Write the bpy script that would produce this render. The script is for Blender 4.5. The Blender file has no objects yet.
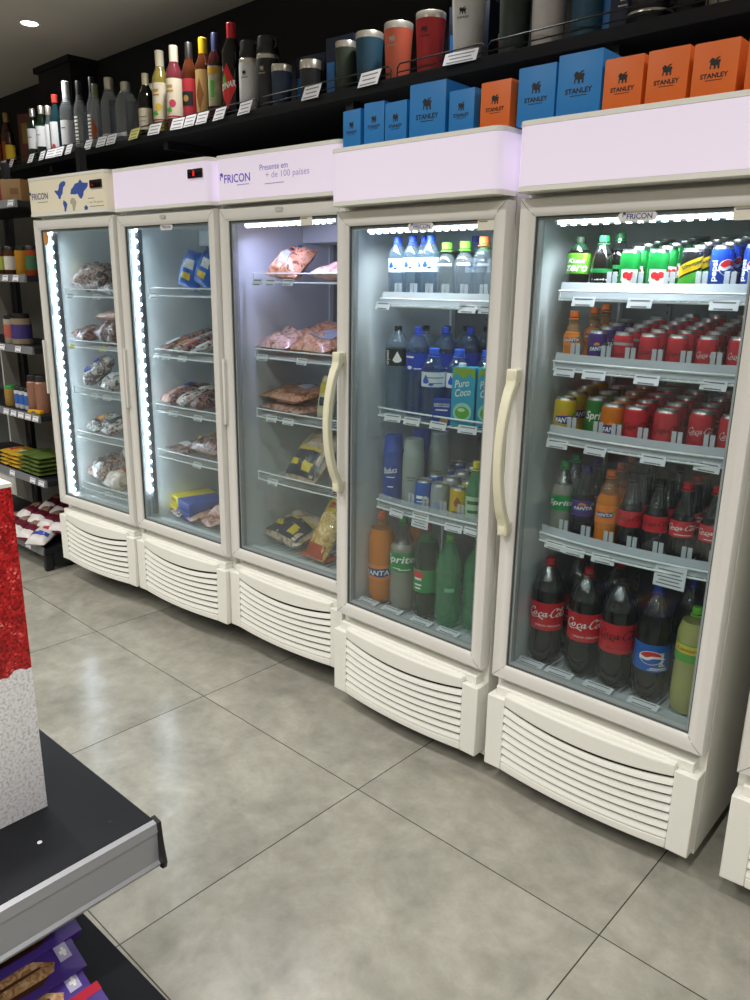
import bpy, bmesh, math, random
from mathutils import Vector, Matrix, Euler, noise
random.seed(7)
SC = bpy.context.scene
COL = SC.collection
PI = math.pi
def rad(a): return a * PI / 180

# ------------------------------------------------------------------ materials
def lin(h):
    if isinstance(h, (tuple, list)): return tuple(h[:3])
    h = h.lstrip('#'); o = []
    for i in (0, 2, 4):
        c = int(h[i:i+2], 16) / 255
        o.append(c / 12.92 if c <= .04045 else ((c + .055) / 1.055) ** 2.4)
    return tuple(o)
MATS = {}
def newmat(name):
    m = bpy.data.materials.new(name); m.use_nodes = True
    nt = m.node_tree; nt.nodes.clear()
    out = nt.nodes.new('ShaderNodeOutputMaterial')
    MATS[name] = m
    return m, nt, out
def nd(nt, t, **k):
    n = nt.nodes.new(t)
    for a, b in k.items(): setattr(n, a, b)
    return n
def pm(name, col, rough=.45, metal=0, spec=.5, var=.06, scale=18, coat=0, emit=0, emitcol=None, trans=0):
    """principled with a little procedural mottling of its colour"""
    if name in MATS: return MATS[name]
    m, nt, out = newmat(name)
    p = nd(nt, 'ShaderNodeBsdfPrincipled')
    c = lin(col)
    p.inputs['Roughness'].default_value = rough
    p.inputs['Metallic'].default_value = metal
    p.inputs['Specular IOR Level'].default_value = spec
    p.inputs['Coat Weight'].default_value = coat
    p.inputs['Transmission Weight'].default_value = trans
    tc = nd(nt, 'ShaderNodeTexCoord'); nz = nd(nt, 'ShaderNodeTexNoise')
    nz.inputs['Scale'].default_value = scale; nz.inputs['Detail'].default_value = 3
    nt.links.new(tc.outputs['Object'], nz.inputs['Vector'])
    mx = nd(nt, 'ShaderNodeMix', data_type='RGBA')
    mx.inputs['A'].default_value = (*[max(0, x * (1 - var)) for x in c], 1)
    mx.inputs['B'].default_value = (*[min(1, x * (1 + var)) for x in c], 1)
    nt.links.new(nz.outputs['Fac'], mx.inputs['Factor'])
    nt.links.new(mx.outputs['Result'], p.inputs['Base Color'])
    if emit:
        p.inputs['Emission Color'].default_value = (*lin(emitcol or col), 1)
        p.inputs['Emission Strength'].default_value = emit
    nt.links.new(p.outputs[0], out.inputs[0])
    return m
def clearmat(name, tint, body=.12, bodycol=None, gloss=.05, blend=.25, rough=.06):
    """thin clear plastic or glass: see-through, a little milky, with a sharper shine towards its rim"""
    if name in MATS: return MATS[name]
    m, nt, out = newmat(name)
    tr = nd(nt, 'ShaderNodeBsdfTransparent'); tr.inputs[0].default_value = (*lin(tint), 1)
    df = nd(nt, 'ShaderNodeBsdfDiffuse'); df.inputs[0].default_value = (*lin(bodycol or tint), 1)
    gl = nd(nt, 'ShaderNodeBsdfGlossy'); gl.inputs['Roughness'].default_value = rough
    gl.inputs['Color'].default_value = (1, 1, 1, 1)
    m1 = nd(nt, 'ShaderNodeMixShader'); m1.inputs[0].default_value = body
    nt.links.new(tr.outputs[0], m1.inputs[1]); nt.links.new(df.outputs[0], m1.inputs[2])
    lw = nd(nt, 'ShaderNodeLayerWeight'); lw.inputs['Blend'].default_value = blend
    mr = nd(nt, 'ShaderNodeMapRange'); mr.inputs['To Min'].default_value = gloss; mr.inputs['To Max'].default_value = .75
    nt.links.new(lw.outputs['Facing'], mr.inputs['Value'])
    pw = nd(nt, 'ShaderNodeMath', operation='POWER'); pw.inputs[1].default_value = 2.5
    nt.links.new(lw.outputs['Facing'], pw.inputs[0]); nt.links.new(pw.outputs[0], mr.inputs['Value'])
    m2 = nd(nt, 'ShaderNodeMixShader')
    nt.links.new(mr.outputs[0], m2.inputs[0]); nt.links.new(m1.outputs[0], m2.inputs[1]); nt.links.new(gl.outputs[0], m2.inputs[2])
    nt.links.new(m2.outputs[0], out.inputs[0])
    return m
def mottle(name, cols, scale=25, rough=.25, coat=.6, dist=1.2):
    """meat, sausages and other mixed contents seen through film"""
    if name in MATS: return MATS[name]
    m, nt, out = newmat(name)
    p = nd(nt, 'ShaderNodeBsdfPrincipled'); p.inputs['Roughness'].default_value = rough; p.inputs['Coat Weight'].default_value = coat
    tc = nd(nt, 'ShaderNodeTexCoord'); nz = nd(nt, 'ShaderNodeTexNoise')
    nz.inputs['Scale'].default_value = scale; nz.inputs['Detail'].default_value = 4; nz.inputs['Distortion'].default_value = dist
    oi = nd(nt, 'ShaderNodeObjectInfo'); ad = nd(nt, 'ShaderNodeVectorMath', operation='ADD')
    nt.links.new(tc.outputs['Object'], ad.inputs[0]); nt.links.new(oi.outputs['Random'], ad.inputs[1])
    nt.links.new(ad.outputs[0], nz.inputs['Vector'])
    r = nd(nt, 'ShaderNodeValToRGB'); e = r.color_ramp.elements
    n = len(cols)
    while len(e) < n: e.new(.5)
    for i, c in enumerate(cols):
        e[i].position = .32 + .36 * i / (n - 1); e[i].color = (*lin(c), 1)
    nt.links.new(nz.outputs['Fac'], r.inputs[0]); nt.links.new(r.outputs[0], p.inputs['Base Color'])
    bp = nd(nt, 'ShaderNodeBump'); bp.inputs['Strength'].default_value = .5; bp.inputs['Distance'].default_value = .01
    nt.links.new(nz.outputs['Fac'], bp.inputs['Height']); nt.links.new(bp.outputs[0], p.inputs['Normal'])
    nt.links.new(p.outputs[0], out.inputs[0])
    return m
def glow(name, col, strength, sample=True):
    if name in MATS: return MATS[name]
    m, nt, out = newmat(name)
    e = nd(nt, 'ShaderNodeEmission'); e.inputs[0].default_value = (*lin(col), 1); e.inputs[1].default_value = strength
    nt.links.new(e.outputs[0], out.inputs[0])
    if not sample: m.cycles.emission_sampling = 'NONE'
    return m

# ------------------------------------------------------------------ mesh builder
class MB:
    def __init__(s): s.v = []; s.f = []; s.m = []
    def add(s, vs, fs, mi=0):
        b = len(s.v); s.v += [tuple(v) for v in vs]
        for f in fs: s.f.append([b + i for i in f]); s.m.append(mi)
        return s
    def box(s, x0, y0, z0, x1, y1, z1, mi=0, bev=0):
        if x0 > x1: x0, x1 = x1, x0
        if y0 > y1: y0, y1 = y1, y0
        if z0 > z1: z0, z1 = z1, z0
        if bev:
            bm = bmesh.new(); bmesh.ops.create_cube(bm, size=1)
            for v in bm.verts:
                v.co = Vector(((x0 + x1) / 2 + v.co.x * (x1 - x0), (y0 + y1) / 2 + v.co.y * (y1 - y0), (z0 + z1) / 2 + v.co.z * (z1 - z0)))
            bmesh.ops.bevel(bm, geom=bm.edges[:], offset=bev, segments=2, profile=.6, affect='EDGES')
            s.bm(bm, mi); bm.free(); return s
        vs = [(x, y, z) for z in (z0, z1) for y in (y0, y1) for x in (x0, x1)]
        return s.add(vs, [(0, 2, 3, 1), (4, 5, 7, 6), (0, 1, 5, 4), (2, 6, 7, 3), (0, 4, 6, 2), (1, 3, 7, 5)], mi)
    def bm(s, bm, mi=0):
        bm.verts.ensure_lookup_table(); bm.verts.index_update()
        return s.add([v.co[:] for v in bm.verts], [[v.index for v in f.verts] for f in bm.faces], mi)
    def lathe(s, prof, n=28, c=(0, 0, 0), petal=0, pz=.035):
        """prof: (r, z, mat index of the band that starts here)"""
        b = len(s.v); rings = []
        for q in prof:
            r, z = q[0], q[1]
            if r < 1e-5:
                rings.append([len(s.v)]); s.v.append((c[0], c[1], c[2] + z)); continue
            ring = []
            for k in range(n):
                a = 2 * PI * k / n; rr = r
                if petal and z < pz: rr = r * (1 - petal * (1 - z / pz) * math.cos(2.5 * a) ** 2)
                ring.append(len(s.v)); s.v.append((c[0] + rr * math.cos(a), c[1] + rr * math.sin(a), c[2] + z))
            rings.append(ring)
        for i in range(len(prof) - 1):
            A, B = rings[i], rings[i + 1]; mi = prof[i][2] if len(prof[i]) > 2 else 0
            if len(A) == 1 and len(B) == 1: continue
            for k in range(n):
                k2 = (k + 1) % n
                if len(A) == 1: f = [A[0], B[k2], B[k]]
                elif len(B) == 1: f = [A[k], A[k2], B[0]]
                else: f = [A[k], A[k2], B[k2], B[k]]
                s.f.append(f); s.m.append(mi)
        return s
    def tube(s, pts, r, n=6, mi=0, closed=False):
        pts = [Vector(p) for p in pts]; rings = []; N = len(pts)
        up = Vector((0, 0, 1)); prev = None
        for i, p in enumerate(pts):
            t = (pts[(i + 1) % N] - pts[i - 1]) if closed else (pts[min(i + 1, N - 1)] - pts[max(i - 1, 0)])
            t.normalize()
            a = t.cross(up) if prev is None else prev - t * prev.dot(t)
            if a.length < 1e-4: a = t.cross(Vector((1, 0, 0)))
            a.normalize(); prev = a; b2 = t.cross(a)
            rr = r[i] if isinstance(r, (list, tuple)) else r
            rings.append([len(s.v) + k for k in range(n)])
            for k in range(n):
                w = 2 * PI * k / n; q = p + a * (rr * math.cos(w)) + b2 * (rr * math.sin(w)); s.v.append(q[:])
        for i in range(N if closed else N - 1):
            A, B = rings[i], rings[(i + 1) % N]
            for k in range(n):
                s.f.append([A[k], B[k], B[(k + 1) % n], A[(k + 1) % n]]); s.m.append(mi)
        if not closed:
            s.f.append(rings[0][:]); s.m.append(mi); s.f.append(rings[-1][::-1]); s.m.append(mi)
        return s
    def prism(s, poly, plane, d0, d1, mi=0):
        """a 2-D outline given depth; plane 'xz' (depth y), 'yz' (depth x), 'xy' (depth z)"""
        n = len(poly)
        def P(p, d): return {'xz': (p[0], d, p[1]), 'yz': (d, p[0], p[1]), 'xy': (p[0], p[1], d)}[plane]
        vs = [P(p, d0) for p in poly] + [P(p, d1) for p in poly]
        fs = [list(range(n))[::-1], list(range(n, 2 * n))] + [[i, (i + 1) % n, n + (i + 1) % n, n + i] for i in range(n)]
        return s.add(vs, fs, mi)
    def xform(s, M, i0=0):
        for i in range(i0, len(s.v)): s.v[i] = (M @ Vector(s.v[i]))[:]
        return s
    def mesh(s, name, mats, sharp=35):
        me = bpy.data.meshes.new(name)
        me.from_pydata(s.v, [], s.f)
        for m in (mats if isinstance(mats, (list, tuple)) else [mats]): me.materials.append(m)
        for p, mi in zip(me.polygons, s.m): p.material_index = mi; p.use_smooth = True
        bm = bmesh.new(); bm.from_mesh(me); bmesh.ops.recalc_face_normals(bm, faces=bm.faces[:]); bm.to_mesh(me); bm.free()
        me.set_sharp_from_angle(angle=rad(sharp))
        me.update()
        return me
    def build(s, name, mats, parent=None, sharp=35):
        o = bpy.data.objects.new(name, s.mesh(name, mats, sharp)); COL.objects.link(o)
        if parent is not None: o.parent = parent
        return o
def tag(o, label, cat, group=None):
    o['label'] = label; o['category'] = cat
    if group: o['group'] = group
    return o
def thing(name, label, cat, loc=(0, 0, 0), rz=0, group=None):
    o = bpy.data.objects.new(name, None); COL.objects.link(o)
    o.empty_display_size = .05
    o.location = loc; o.rotation_euler = (0, 0, rz)
    return tag(o, label, cat, group)
def struct(o): o['kind'] = 'structure'; return o
def dup(root, loc, rz, label, group=None):
    r = root.copy(); COL.objects.link(r); r.location = loc; r.rotation_euler = (0, 0, rz); r['label'] = label
    if group: r['group'] = group
    for ch in list(root.children):
        c = ch.copy(); COL.objects.link(c); c.parent = r
        for g in list(ch.children):
            d = g.copy(); COL.objects.link(d); d.parent = c
    return r

# ------------------------------------------------------------------ lettering
DG = None
_tc = {}
def text2d(s, size=1.0, shear=0, bold=0, sx=1.0, align='CENTER', space=1.0):
    """flat outline letters as (verts2d, faces)"""
    key = (s, shear, bold, space)
    if key not in _tc:
        cu = bpy.data.curves.new('letters', 'FONT'); cu.body = s; cu.size = 1; cu.shear = shear; cu.offset = bold
        cu.space_character = space; cu.resolution_u = 3
        ob = bpy.data.objects.new('letters', cu); COL.objects.link(ob)
        dg = bpy.context.evaluated_depsgraph_get(); dg.update()
        me = bpy.data.meshes.new_from_object(ob.evaluated_get(dg))
        vs = [(v.co.x, v.co.y) for v in me.vertices]; fs = [list(p.vertices) for p in me.polygons]
        bpy.data.objects.remove(ob); bpy.data.curves.remove(cu); bpy.data.meshes.remove(me)
        x0 = min(v[0] for v in vs); x1 = max(v[0] for v in vs); y0 = min(v[1] for v in vs); y1 = max(v[1] for v in vs)
        _tc[key] = ([(v[0] - (x0 + x1) / 2, v[1] - (y0 + y1) / 2) for v in vs], fs, x1 - x0, y1 - y0)
    vs, fs, w, h = _tc[key]
    dx = {'CENTER': 0, 'LEFT': w / 2, 'RIGHT': -w / 2}[align]
    return [((x + dx) * size * sx, y * size) for x, y in vs], fs
def textfit(s, w, h, shear=0, bold=0, space=1.0):
    vs, fs = text2d(s, 1, shear, bold, 1, 'CENTER', space)
    W = max(v[0] for v in vs) - min(v[0] for v in vs); H = max(v[1] for v in vs) - min(v[1] for v in vs)
    return [(x * w / W, y * h / H) for x, y in vs], fs
def rot2(vs, a):
    c, s = math.cos(a), math.sin(a); return [(x * c - y * s, x * s + y * c) for x, y in vs]
def catmull(p, n=8, closed=False):
    o = []; N = len(p)
    for i in range(N if closed else N - 1):
        a, b, c, d = [p[(i + k) % N] if closed else p[min(max(i + k, 0), N - 1)] for k in (-1, 0, 1, 2)]
        for k in range(n):
            t = k / n
            o.append(tuple(.5 * (2 * b[j] + (c[j] - a[j]) * t + (2 * a[j] - 5 * b[j] + 4 * c[j] - d[j]) * t * t + (3 * b[j] - a[j] - 3 * c[j] + d[j]) * t ** 3) for j in (0, 1)))
    if not closed: o.append(tuple(p[-1]))
    return o
def pen(strokes, w=.07, nib=rad(35), thin=.35, n=8):
    """broad-nib pen strokes as flat ribbons"""
    V = []; F = []
    for st in strokes:
        pts = catmull(st, n); N = len(pts); b = len(V)
        for i, p in enumerate(pts):
            q = pts[min(i + 1, N - 1)]; r = pts[max(i - 1, 0)]
            dx, dy = q[0] - r[0], q[1] - r[1]; L = math.hypot(dx, dy) or 1
            nx, ny = -dy / L, dx / L
            a = math.atan2(dy, dx); ww = w * (thin + (1 - thin) * abs(math.sin(a - nib))) / 2
            if i in (0, N - 1): ww *= .5
            V += [(p[0] + nx * ww, p[1] + ny * ww), (p[0] - nx * ww, p[1] - ny * ww)]
        for i in range(N - 1): F.append([b + 2 * i, b + 2 * i + 1, b + 2 * i + 3, b + 2 * i + 2])
    return V, F
def cola_script():
    S = []
    def C(x, h): return [(x + .62, h * .72), (x + .60, h * .95), (x + .42, h * 1.0), (x + .2, h * .8), (x + .08, h * .45), (x + .14, h * .12), (x + .34, .0), (x + .56, .12), (x + .68, .30)]
    def o(x): return [(x + .2, .52), (x + .06, .42), (x + .02, .2), (x + .12, .02), (x + .27, .08), (x + .34, .28), (x + .28, .46), (x + .18, .52)]
    def c(x): return [(x + .34, .40), (x + .24, .52), (x + .09, .42), (x + .04, .2), (x + .14, .02), (x + .28, .04), (x + .42, .18)]
    def a(x): return [(x + .32, .42), (x + .2, .52), (x + .06, .38), (x + .04, .14), (x + .14, .02), (x + .27, .18), (x + .35, .5), (x + .33, .16), (x + .4, .02), (x + .54, .16)]
    S += [C(0, 1.0), o(.68), c(1.24), a(1.68)]
    S += [[(2.26, .27), (2.42, .29)]]
    S += [C(2.4, 1.12), o(3.1), [(3.5, .3), (3.7, .8), (3.74, 1.05), (3.64, 1.08), (3.58, .7), (3.6, .2), (3.68, .02), (3.82, .14)], a(3.86)]
    S += [[(.34, .0), (.5, -.2), (.85, -.26), (1.2, -.12), (1.5, -.16), (1.85, -.34)]]
    S += [[(2.9, .9), (3.1, 1.04), (3.36, .9), (3.66, .84), (4.1, 1.02)]]
    V, F = pen(S, .135, thin=.42)
    V = [(x + .22 * y, y) for x, y in V]
    x0 = min(v[0] for v in V); x1 = max(v[0] for v in V); y0 = min(v[1] for v in V); y1 = max(v[1] for v in V)
    return [((x - (x0 + x1) / 2) / (x1 - x0), (y - (y0 + y1) / 2) / (x1 - x0)) for x, y in V], F      # width 1
def disc2(r, n=24, cx=0, cy=0):
    return [(cx + r * math.cos(2 * PI * k / n), cy + r * math.sin(2 * PI * k / n)) for k in range(n)], [list(range(n))]
def poly2(p): return list(p), [list(range(len(p)))]
def rect2(w, h, cx=0, cy=0): return [(cx - w / 2, cy - h / 2), (cx + w / 2, cy - h / 2), (cx + w / 2, cy + h / 2), (cx - w / 2, cy + h / 2)], [[0, 1, 2, 3]]
def on_cyl(mb, shape, r, z, phi=0, mi=0, lift=.0006, step=.006):
    """wrap a flat print round an upright cylinder; phi 0 faces -Y"""
    vs, fs = shape
    bm = bmesh.new(); bv = [bm.verts.new((x, y, 0)) for x, y in vs]
    for f in fs:
        try: bm.faces.new([bv[i] for i in f])
        except ValueError: pass
    x0 = min(v[0] for v in vs); x1 = max(v[0] for v in vs)
    k = math.floor(x0 / step) + 1
    while k * step < x1:
        bmesh.ops.bisect_plane(bm, geom=bm.verts[:] + bm.edges[:] + bm.faces[:], plane_co=(k * step, 0, 0), plane_no=(1, 0, 0)); k += 1
    rr = r(0) if callable(r) else r
    for v in bm.verts:
        zz = z + v.co.y; R = (r(zz) if callable(r) else r) + lift; a = v.co.x / rr + phi
        v.co = Vector((R * math.sin(a), -R * math.cos(a), zz))
    mb.bm(bm, mi); bm.free()
def on_plane(mb, shape, o, u, v, mi=0):
    o, u, v = Vector(o), Vector(u), Vector(v)
    mb.add([(o + u * x + v * y)[:] for x, y in shape[0]], shape[1], mi)
X, Y, Z = Vector((1, 0, 0)), Vector((0, 1, 0)), Vector((0, 0, 1))
COLA = cola_script()
def scl(sh, k, ky=None): return [(x * k, y * (k if ky is None else ky)) for x, y in sh[0]], sh[1]
def sh_move(sh, dx, dy): return [(x + dx, y + dy) for x, y in sh[0]], sh[1]

# ------------------------------------------------------------------ colours
WHITE = pm('white_enamel', '#e9e8e0', .38, var=.03, scale=6)
FRAME = pm('door_frame_plastic', '#d9d7d1', .4, var=.03, scale=5)
CREAM = pm('cream_plastic', '#e3dfc4', .4, var=.03)
LINER = pm('inner_liner', '#dfe4e6', .35, var=.03, scale=4)
DARK = pm('dark_recess', '#15130f', .7)
GASKET = pm('grey_gasket', '#4c5052', .5); SPACER = pm('aluminium_spacer', '#a9acac', .4)
WIREW = pm('white_wire', '#eef0f0', .35)
STEEL = pm('brushed_steel', '#e0dbd2', .3, metal=.75, var=.1, scale=40)
CANTOP = pm('can_top_metal', '#c4c4c4', .3, metal=1, var=.08, scale=60)
BLACKM = pm('black_metal', '#17181b', .5, var=.15, scale=12)
BLACKS = pm('black_shelf_board', '#15171b', .6, var=.15, scale=10, spec=.25)
PAPER = pm('tag_paper', '#dddde2', .6, var=.02)
PRINT = pm('grey_print', '#6f6c70', .7)
INKK = pm('black_ink', '#161616', .6)
INKW = pm('white_ink', '#f2f1ee', .5, var=.01)
GLASS = clearmat('door_glass', (.93, .955, .955), body=.004, bodycol='#c9d2d6', gloss=.014, blend=.3, rough=.0)
TRAY = clearmat('clear_tray_plastic', (.88, .9, .93), body=.62, bodycol='#dfe3ea', gloss=.06, rough=.15)
TRAYC = clearmat('thin_tray_plastic', (.9, .92, .94), body=.3, bodycol='#dfe3ea', gloss=.06, rough=.15)
LEDM = glow('led_light', '#e9f0ff', 9, False)
LEDDOT = glow('led_diode', '#eef4ff', 22, False)
SIGNLIT = pm('lit_sign_face', '#ddd3e2', .3, var=.01, emit=.36, emitcol='#e6daf0', coat=.2); SIGNLIT.cycles.emission_sampling = 'NONE'
SIGNCREAM = pm('cream_sign_face', '#f0e8d0', .35, var=.02)

# ------------------------------------------------------------------ camera
cd = bpy.data.cameras.new('camera'); cam = bpy.data.objects.new('camera', cd); COL.objects.link(cam)
cam.location = (3.91452, -1.88051, 1.58256); cam.rotation_euler = (1.29993, -.01529, .72423)
cd.sensor_fit = 'VERTICAL'; cd.sensor_height = 24; cd.lens = 773.78 * 24 / 1000; cd.clip_start = .02
SC.camera = cam
# the wall runs a little askew to the coolers
WQ = -.049
WU = Vector((math.cos(WQ), math.sin(WQ), 0)); WN = Vector((-math.sin(WQ), math.cos(WQ), 0)); WO = Vector((1.5, .43, 0))
def wallpt(u, y, z): return WO + WU * u + WN * y + Z * z
CEIL = 2.95

# ------------------------------------------------------------------ the room
def floor_mat():
    m, nt, out = newmat('concrete_look_tile')
    L = nt.links.new
    p = nd(nt, 'ShaderNodeBsdfPrincipled')
    tc = nd(nt, 'ShaderNodeTexCoord')
    mp = nd(nt, 'ShaderNodeMapping', vector_type='TEXTURE')
    mp.inputs['Location'].default_value = (2.4496, -.2717, 0); mp.inputs['Rotation'].default_value = (0, 0, -.0212); mp.inputs['Scale'].default_value = (.8504, .8504, 1)
    L(tc.outputs['Object'], mp.inputs['Vector'])
    sp = nd(nt, 'ShaderNodeSeparateXYZ'); L(mp.outputs[0], sp.inputs[0])
    ds = []
    for k in ('X', 'Y'):
        a = nd(nt, 'ShaderNodeMath', operation='ADD'); a.inputs[1].default_value = .5; L(sp.outputs[k], a.inputs[0])
        f = nd(nt, 'ShaderNodeMath', operation='FRACT'); L(a.outputs[0], f.inputs[0])
        s = nd(nt, 'ShaderNodeMath', operation='SUBTRACT'); s.inputs[1].default_value = .5; L(f.outputs[0], s.inputs[0])
        b = nd(nt, 'ShaderNodeMath', operation='ABSOLUTE'); L(s.outputs[0], b.inputs[0]); ds.append(b)
    mn = nd(nt, 'ShaderNodeMath', operation='MINIMUM'); L(ds[0].outputs[0], mn.inputs[0]); L(ds[1].outputs[0], mn.inputs[1])
    gr = nd(nt, 'ShaderNodeMath', operation='LESS_THAN'); gr.inputs[1].default_value = .0021; L(mn.outputs[0], gr.inputs[0])
    fl = nd(nt, 'ShaderNodeVectorMath', operation='FLOOR')
    ad = nd(nt, 'ShaderNodeVectorMath', operation='ADD'); ad.inputs[1].default_value = (40, 40, 0)
    L(mp.outputs[0], ad.inputs[0]); L(ad.outputs[0], fl.inputs[0])
    wn = nd(nt, 'ShaderNodeTexWhiteNoise'); L(fl.outputs[0], wn.inputs['Vector'])
    of = nd(nt, 'ShaderNodeVectorMath', operation='MULTIPLY_ADD'); of.inputs[1].default_value = (9, 9, 9)
    L(wn.outputs['Color'], of.inputs[0]); L(tc.outputs['Object'], of.inputs[2])
    n1 = nd(nt, 'ShaderNodeTexNoise'); n1.inputs['Scale'].default_value = 4.5; n1.inputs['Detail'].default_value = 8; n1.inputs['Roughness'].default_value = .62; n1.inputs['Distortion'].default_value = .6
    n2 = nd(nt, 'ShaderNodeTexNoise'); n2.inputs['Scale'].default_value = 15; n2.inputs['Detail'].default_value = 9; n2.inputs['Roughness'].default_value = .68
    L(of.outputs[0], n1.inputs['Vector']); L(of.outputs[0], n2.inputs['Vector'])
    r1 = nd(nt, 'ShaderNodeValToRGB'); e = r1.color_ramp.elements
    e[0].position = .32; e[0].color = (*lin('#8b897f'), 1); e[1].position = .7; e[1].color = (*lin('#a8a599'), 1)
    x = e.new(.5); x.color = (*lin('#9a978c'), 1)
    L(n1.outputs['Fac'], r1.inputs[0])
    r2 = nd(nt, 'ShaderNodeValToRGB'); e = r2.color_ramp.elements
    e[0].position = .3; e[0].color = (.84, .835, .82, 1); e[1].position = .68; e[1].color = (1.1, 1.1, 1.1, 1)
    L(n2.outputs['Fac'], r2.inputs[0])
    mu = nd(nt, 'ShaderNodeMix', data_type='RGBA', blend_type='MULTIPLY'); mu.inputs['Factor'].default_value = 1
    L(r1.outputs[0], mu.inputs['A']); L(r2.outputs[0], mu.inputs['B'])
    # scattered dark scuffs
    vo = nd(nt, 'ShaderNodeTexVoronoi'); vo.inputs['Scale'].default_value = 2.3; L(tc.outputs['Object'], vo.inputs['Vector'])
    sc_ = nd(nt, 'ShaderNodeMath', operation='LESS_THAN'); sc_.inputs[1].default_value = .016
    n3 = nd(nt, 'ShaderNodeTexNoise'); n3.inputs['Scale'].default_value = 60; L(tc.outputs['Object'], n3.inputs['Vector'])
    s3 = nd(nt, 'ShaderNodeMath', operation='MULTIPLY_ADD'); s3.inputs[1].default_value = -.045; L(n3.outputs['Fac'], s3.inputs[0]); L(vo.outputs['Distance'], s3.inputs[2])
    s4 = nd(nt, 'ShaderNodeMath', operation='ADD'); s4.inputs[1].default_value = .02; L(s3.outputs[0], s4.inputs[0]); L(s4.outputs[0], sc_.inputs[0])
    m5 = nd(nt, 'ShaderNodeMix', data_type='RGBA'); m5.inputs['B'].default_value = (*lin('#77746b'), 1)
    L(sc_.outputs[0], m5.inputs['Factor']); L(mu.outputs['Result'], m5.inputs['A'])
    mx = nd(nt, 'ShaderNodeMix', data_type='RGBA'); mx.inputs['B'].default_value = (*lin('#3d3a35'), 1)
    L(gr.outputs[0], mx.inputs['Factor']); L(m5.outputs['Result'], mx.inputs['A'])
    L(mx.outputs['Result'], p.inputs['Base Color'])
    rr = nd(nt, 'ShaderNodeMapRange'); rr.inputs['To Min'].default_value = .16; rr.inputs['To Max'].default_value = .28
    L(n2.outputs['Fac'], rr.inputs['Value']); L(rr.outputs[0], p.inputs['Roughness'])
    bp = nd(nt, 'ShaderNodeBump'); bp.inputs['Strength'].default_value = .04; bp.inputs['Distance'].default_value = .004; L(n2.outputs['Fac'], bp.inputs['Height']); L(bp.outputs[0], p.inputs['Normal'])
    L(p.outputs[0], out.inputs[0])
    return m
XL, XR, YB = -5.0, 6.2, -5.2
struct(MB().box(XL - .1, YB - .1, -.1, XR + .1, 1.7, 0).build('floor', floor_mat()))
struct(MB().box(XL - .1, YB - .1, CEIL, XR + .1, 1.7, CEIL + .1).build('ceiling', pm('ceiling_paint', '#cfcac2', .9, var=.03, scale=2)))
BW = pm('black_wall_paint', '#0c0d12', .75, var=.1, scale=3)
w = MB().box(-6.6, .53, 0, 4.9, .63, CEIL).xform(Matrix.Translation(WO) @ Matrix.Rotation(WQ, 4, 'Z'))
struct(w.build('wall_back', BW))
w = MB().box(-3.15, .35, 0, -2.68, .53, CEIL).box(-3.18, .33, CEIL - .035, -2.66, .53, CEIL).xform(Matrix.Translation(WO) @ Matrix.Rotation(WQ, 4, 'Z'))
struct(w.build('wall_pillar', BW))
GW = pm('pale_shop_wall', '#8d8a84', .85, var=.05, scale=1.5)
struct(MB().box(XL - .1, YB, 0, XL, 1.6, CEIL).build('wall_left', GW))
struct(MB().box(XR, YB, 0, XR + .1, 1.2, CEIL).build('wall_right', GW))
struct(MB().box(XL, YB - .1, 0, XR, YB, CEIL).build('wall_front', GW))

# ------------------------------------------------------------------ lamps
def area(name, loc, rot, sx, sy, power, col=(1, 1, 1), shape='RECTANGLE', spread=180):
    l = bpy.data.lights.new(name, 'AREA'); l.shape = shape; l.size = sx
    if shape in ('RECTANGLE', 'ELLIPSE'): l.size_y = sy
    l.energy = power; l.color = col; l.spread = rad(spread)
    o = bpy.data.objects.new(name, l); COL.objects.link(o); o.location = loc; o.rotation_euler = rot
    return o
WARM = (1, .985, .945)
dl = thing('recessed_downlight', 'round recessed downlight glowing in the grey ceiling above the spirits shelf', 'ceiling light', (-.74, .46, CEIL))
MB().lathe([(.044, 0), (.055, -.003), (.058, -.0015), (.058, 0)], 32).build('trim_ring', pm('white_ring', '#d8d5cf', .4), dl)
MB().lathe([(0, -.001), (.044, -.001)], 32).build('lens', glow('downlight_lens', '#fff8ea', 14, False), dl)
area('ceiling_area_light', (-.74, .46, CEIL - .02), (0, 0, 0), .09, .09, 4.5, WARM, 'DISK', 120)
for x in (.66, 2.06, 3.46): area('ceiling_area_light', (x, .46, CEIL - .02), (0, 0, 0), .09, .09, 4, WARM, 'DISK', 120)  # unseen lamps added to brighten the shelf bottles, tumblers and boxes
for i, x in enumerate((-2.4, -.9, .6, 2.1, 3.6, 5.1)):
    for j, y in enumerate((-1.15, -2.6, -4.1)):
        if j == 0: area('ceiling_area_light', (x, y, CEIL - .02), (0, 0, 0), .16, .16, 14.5, WARM, 'DISK', 150)
        else: area('added_strip_light', (x, y, CEIL - .02), (0, 0, 0), .07, 1.2, 19, WARM, 'RECTANGLE', 140)  # unseen strips, made long to put streak highlights on the bottles

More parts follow.
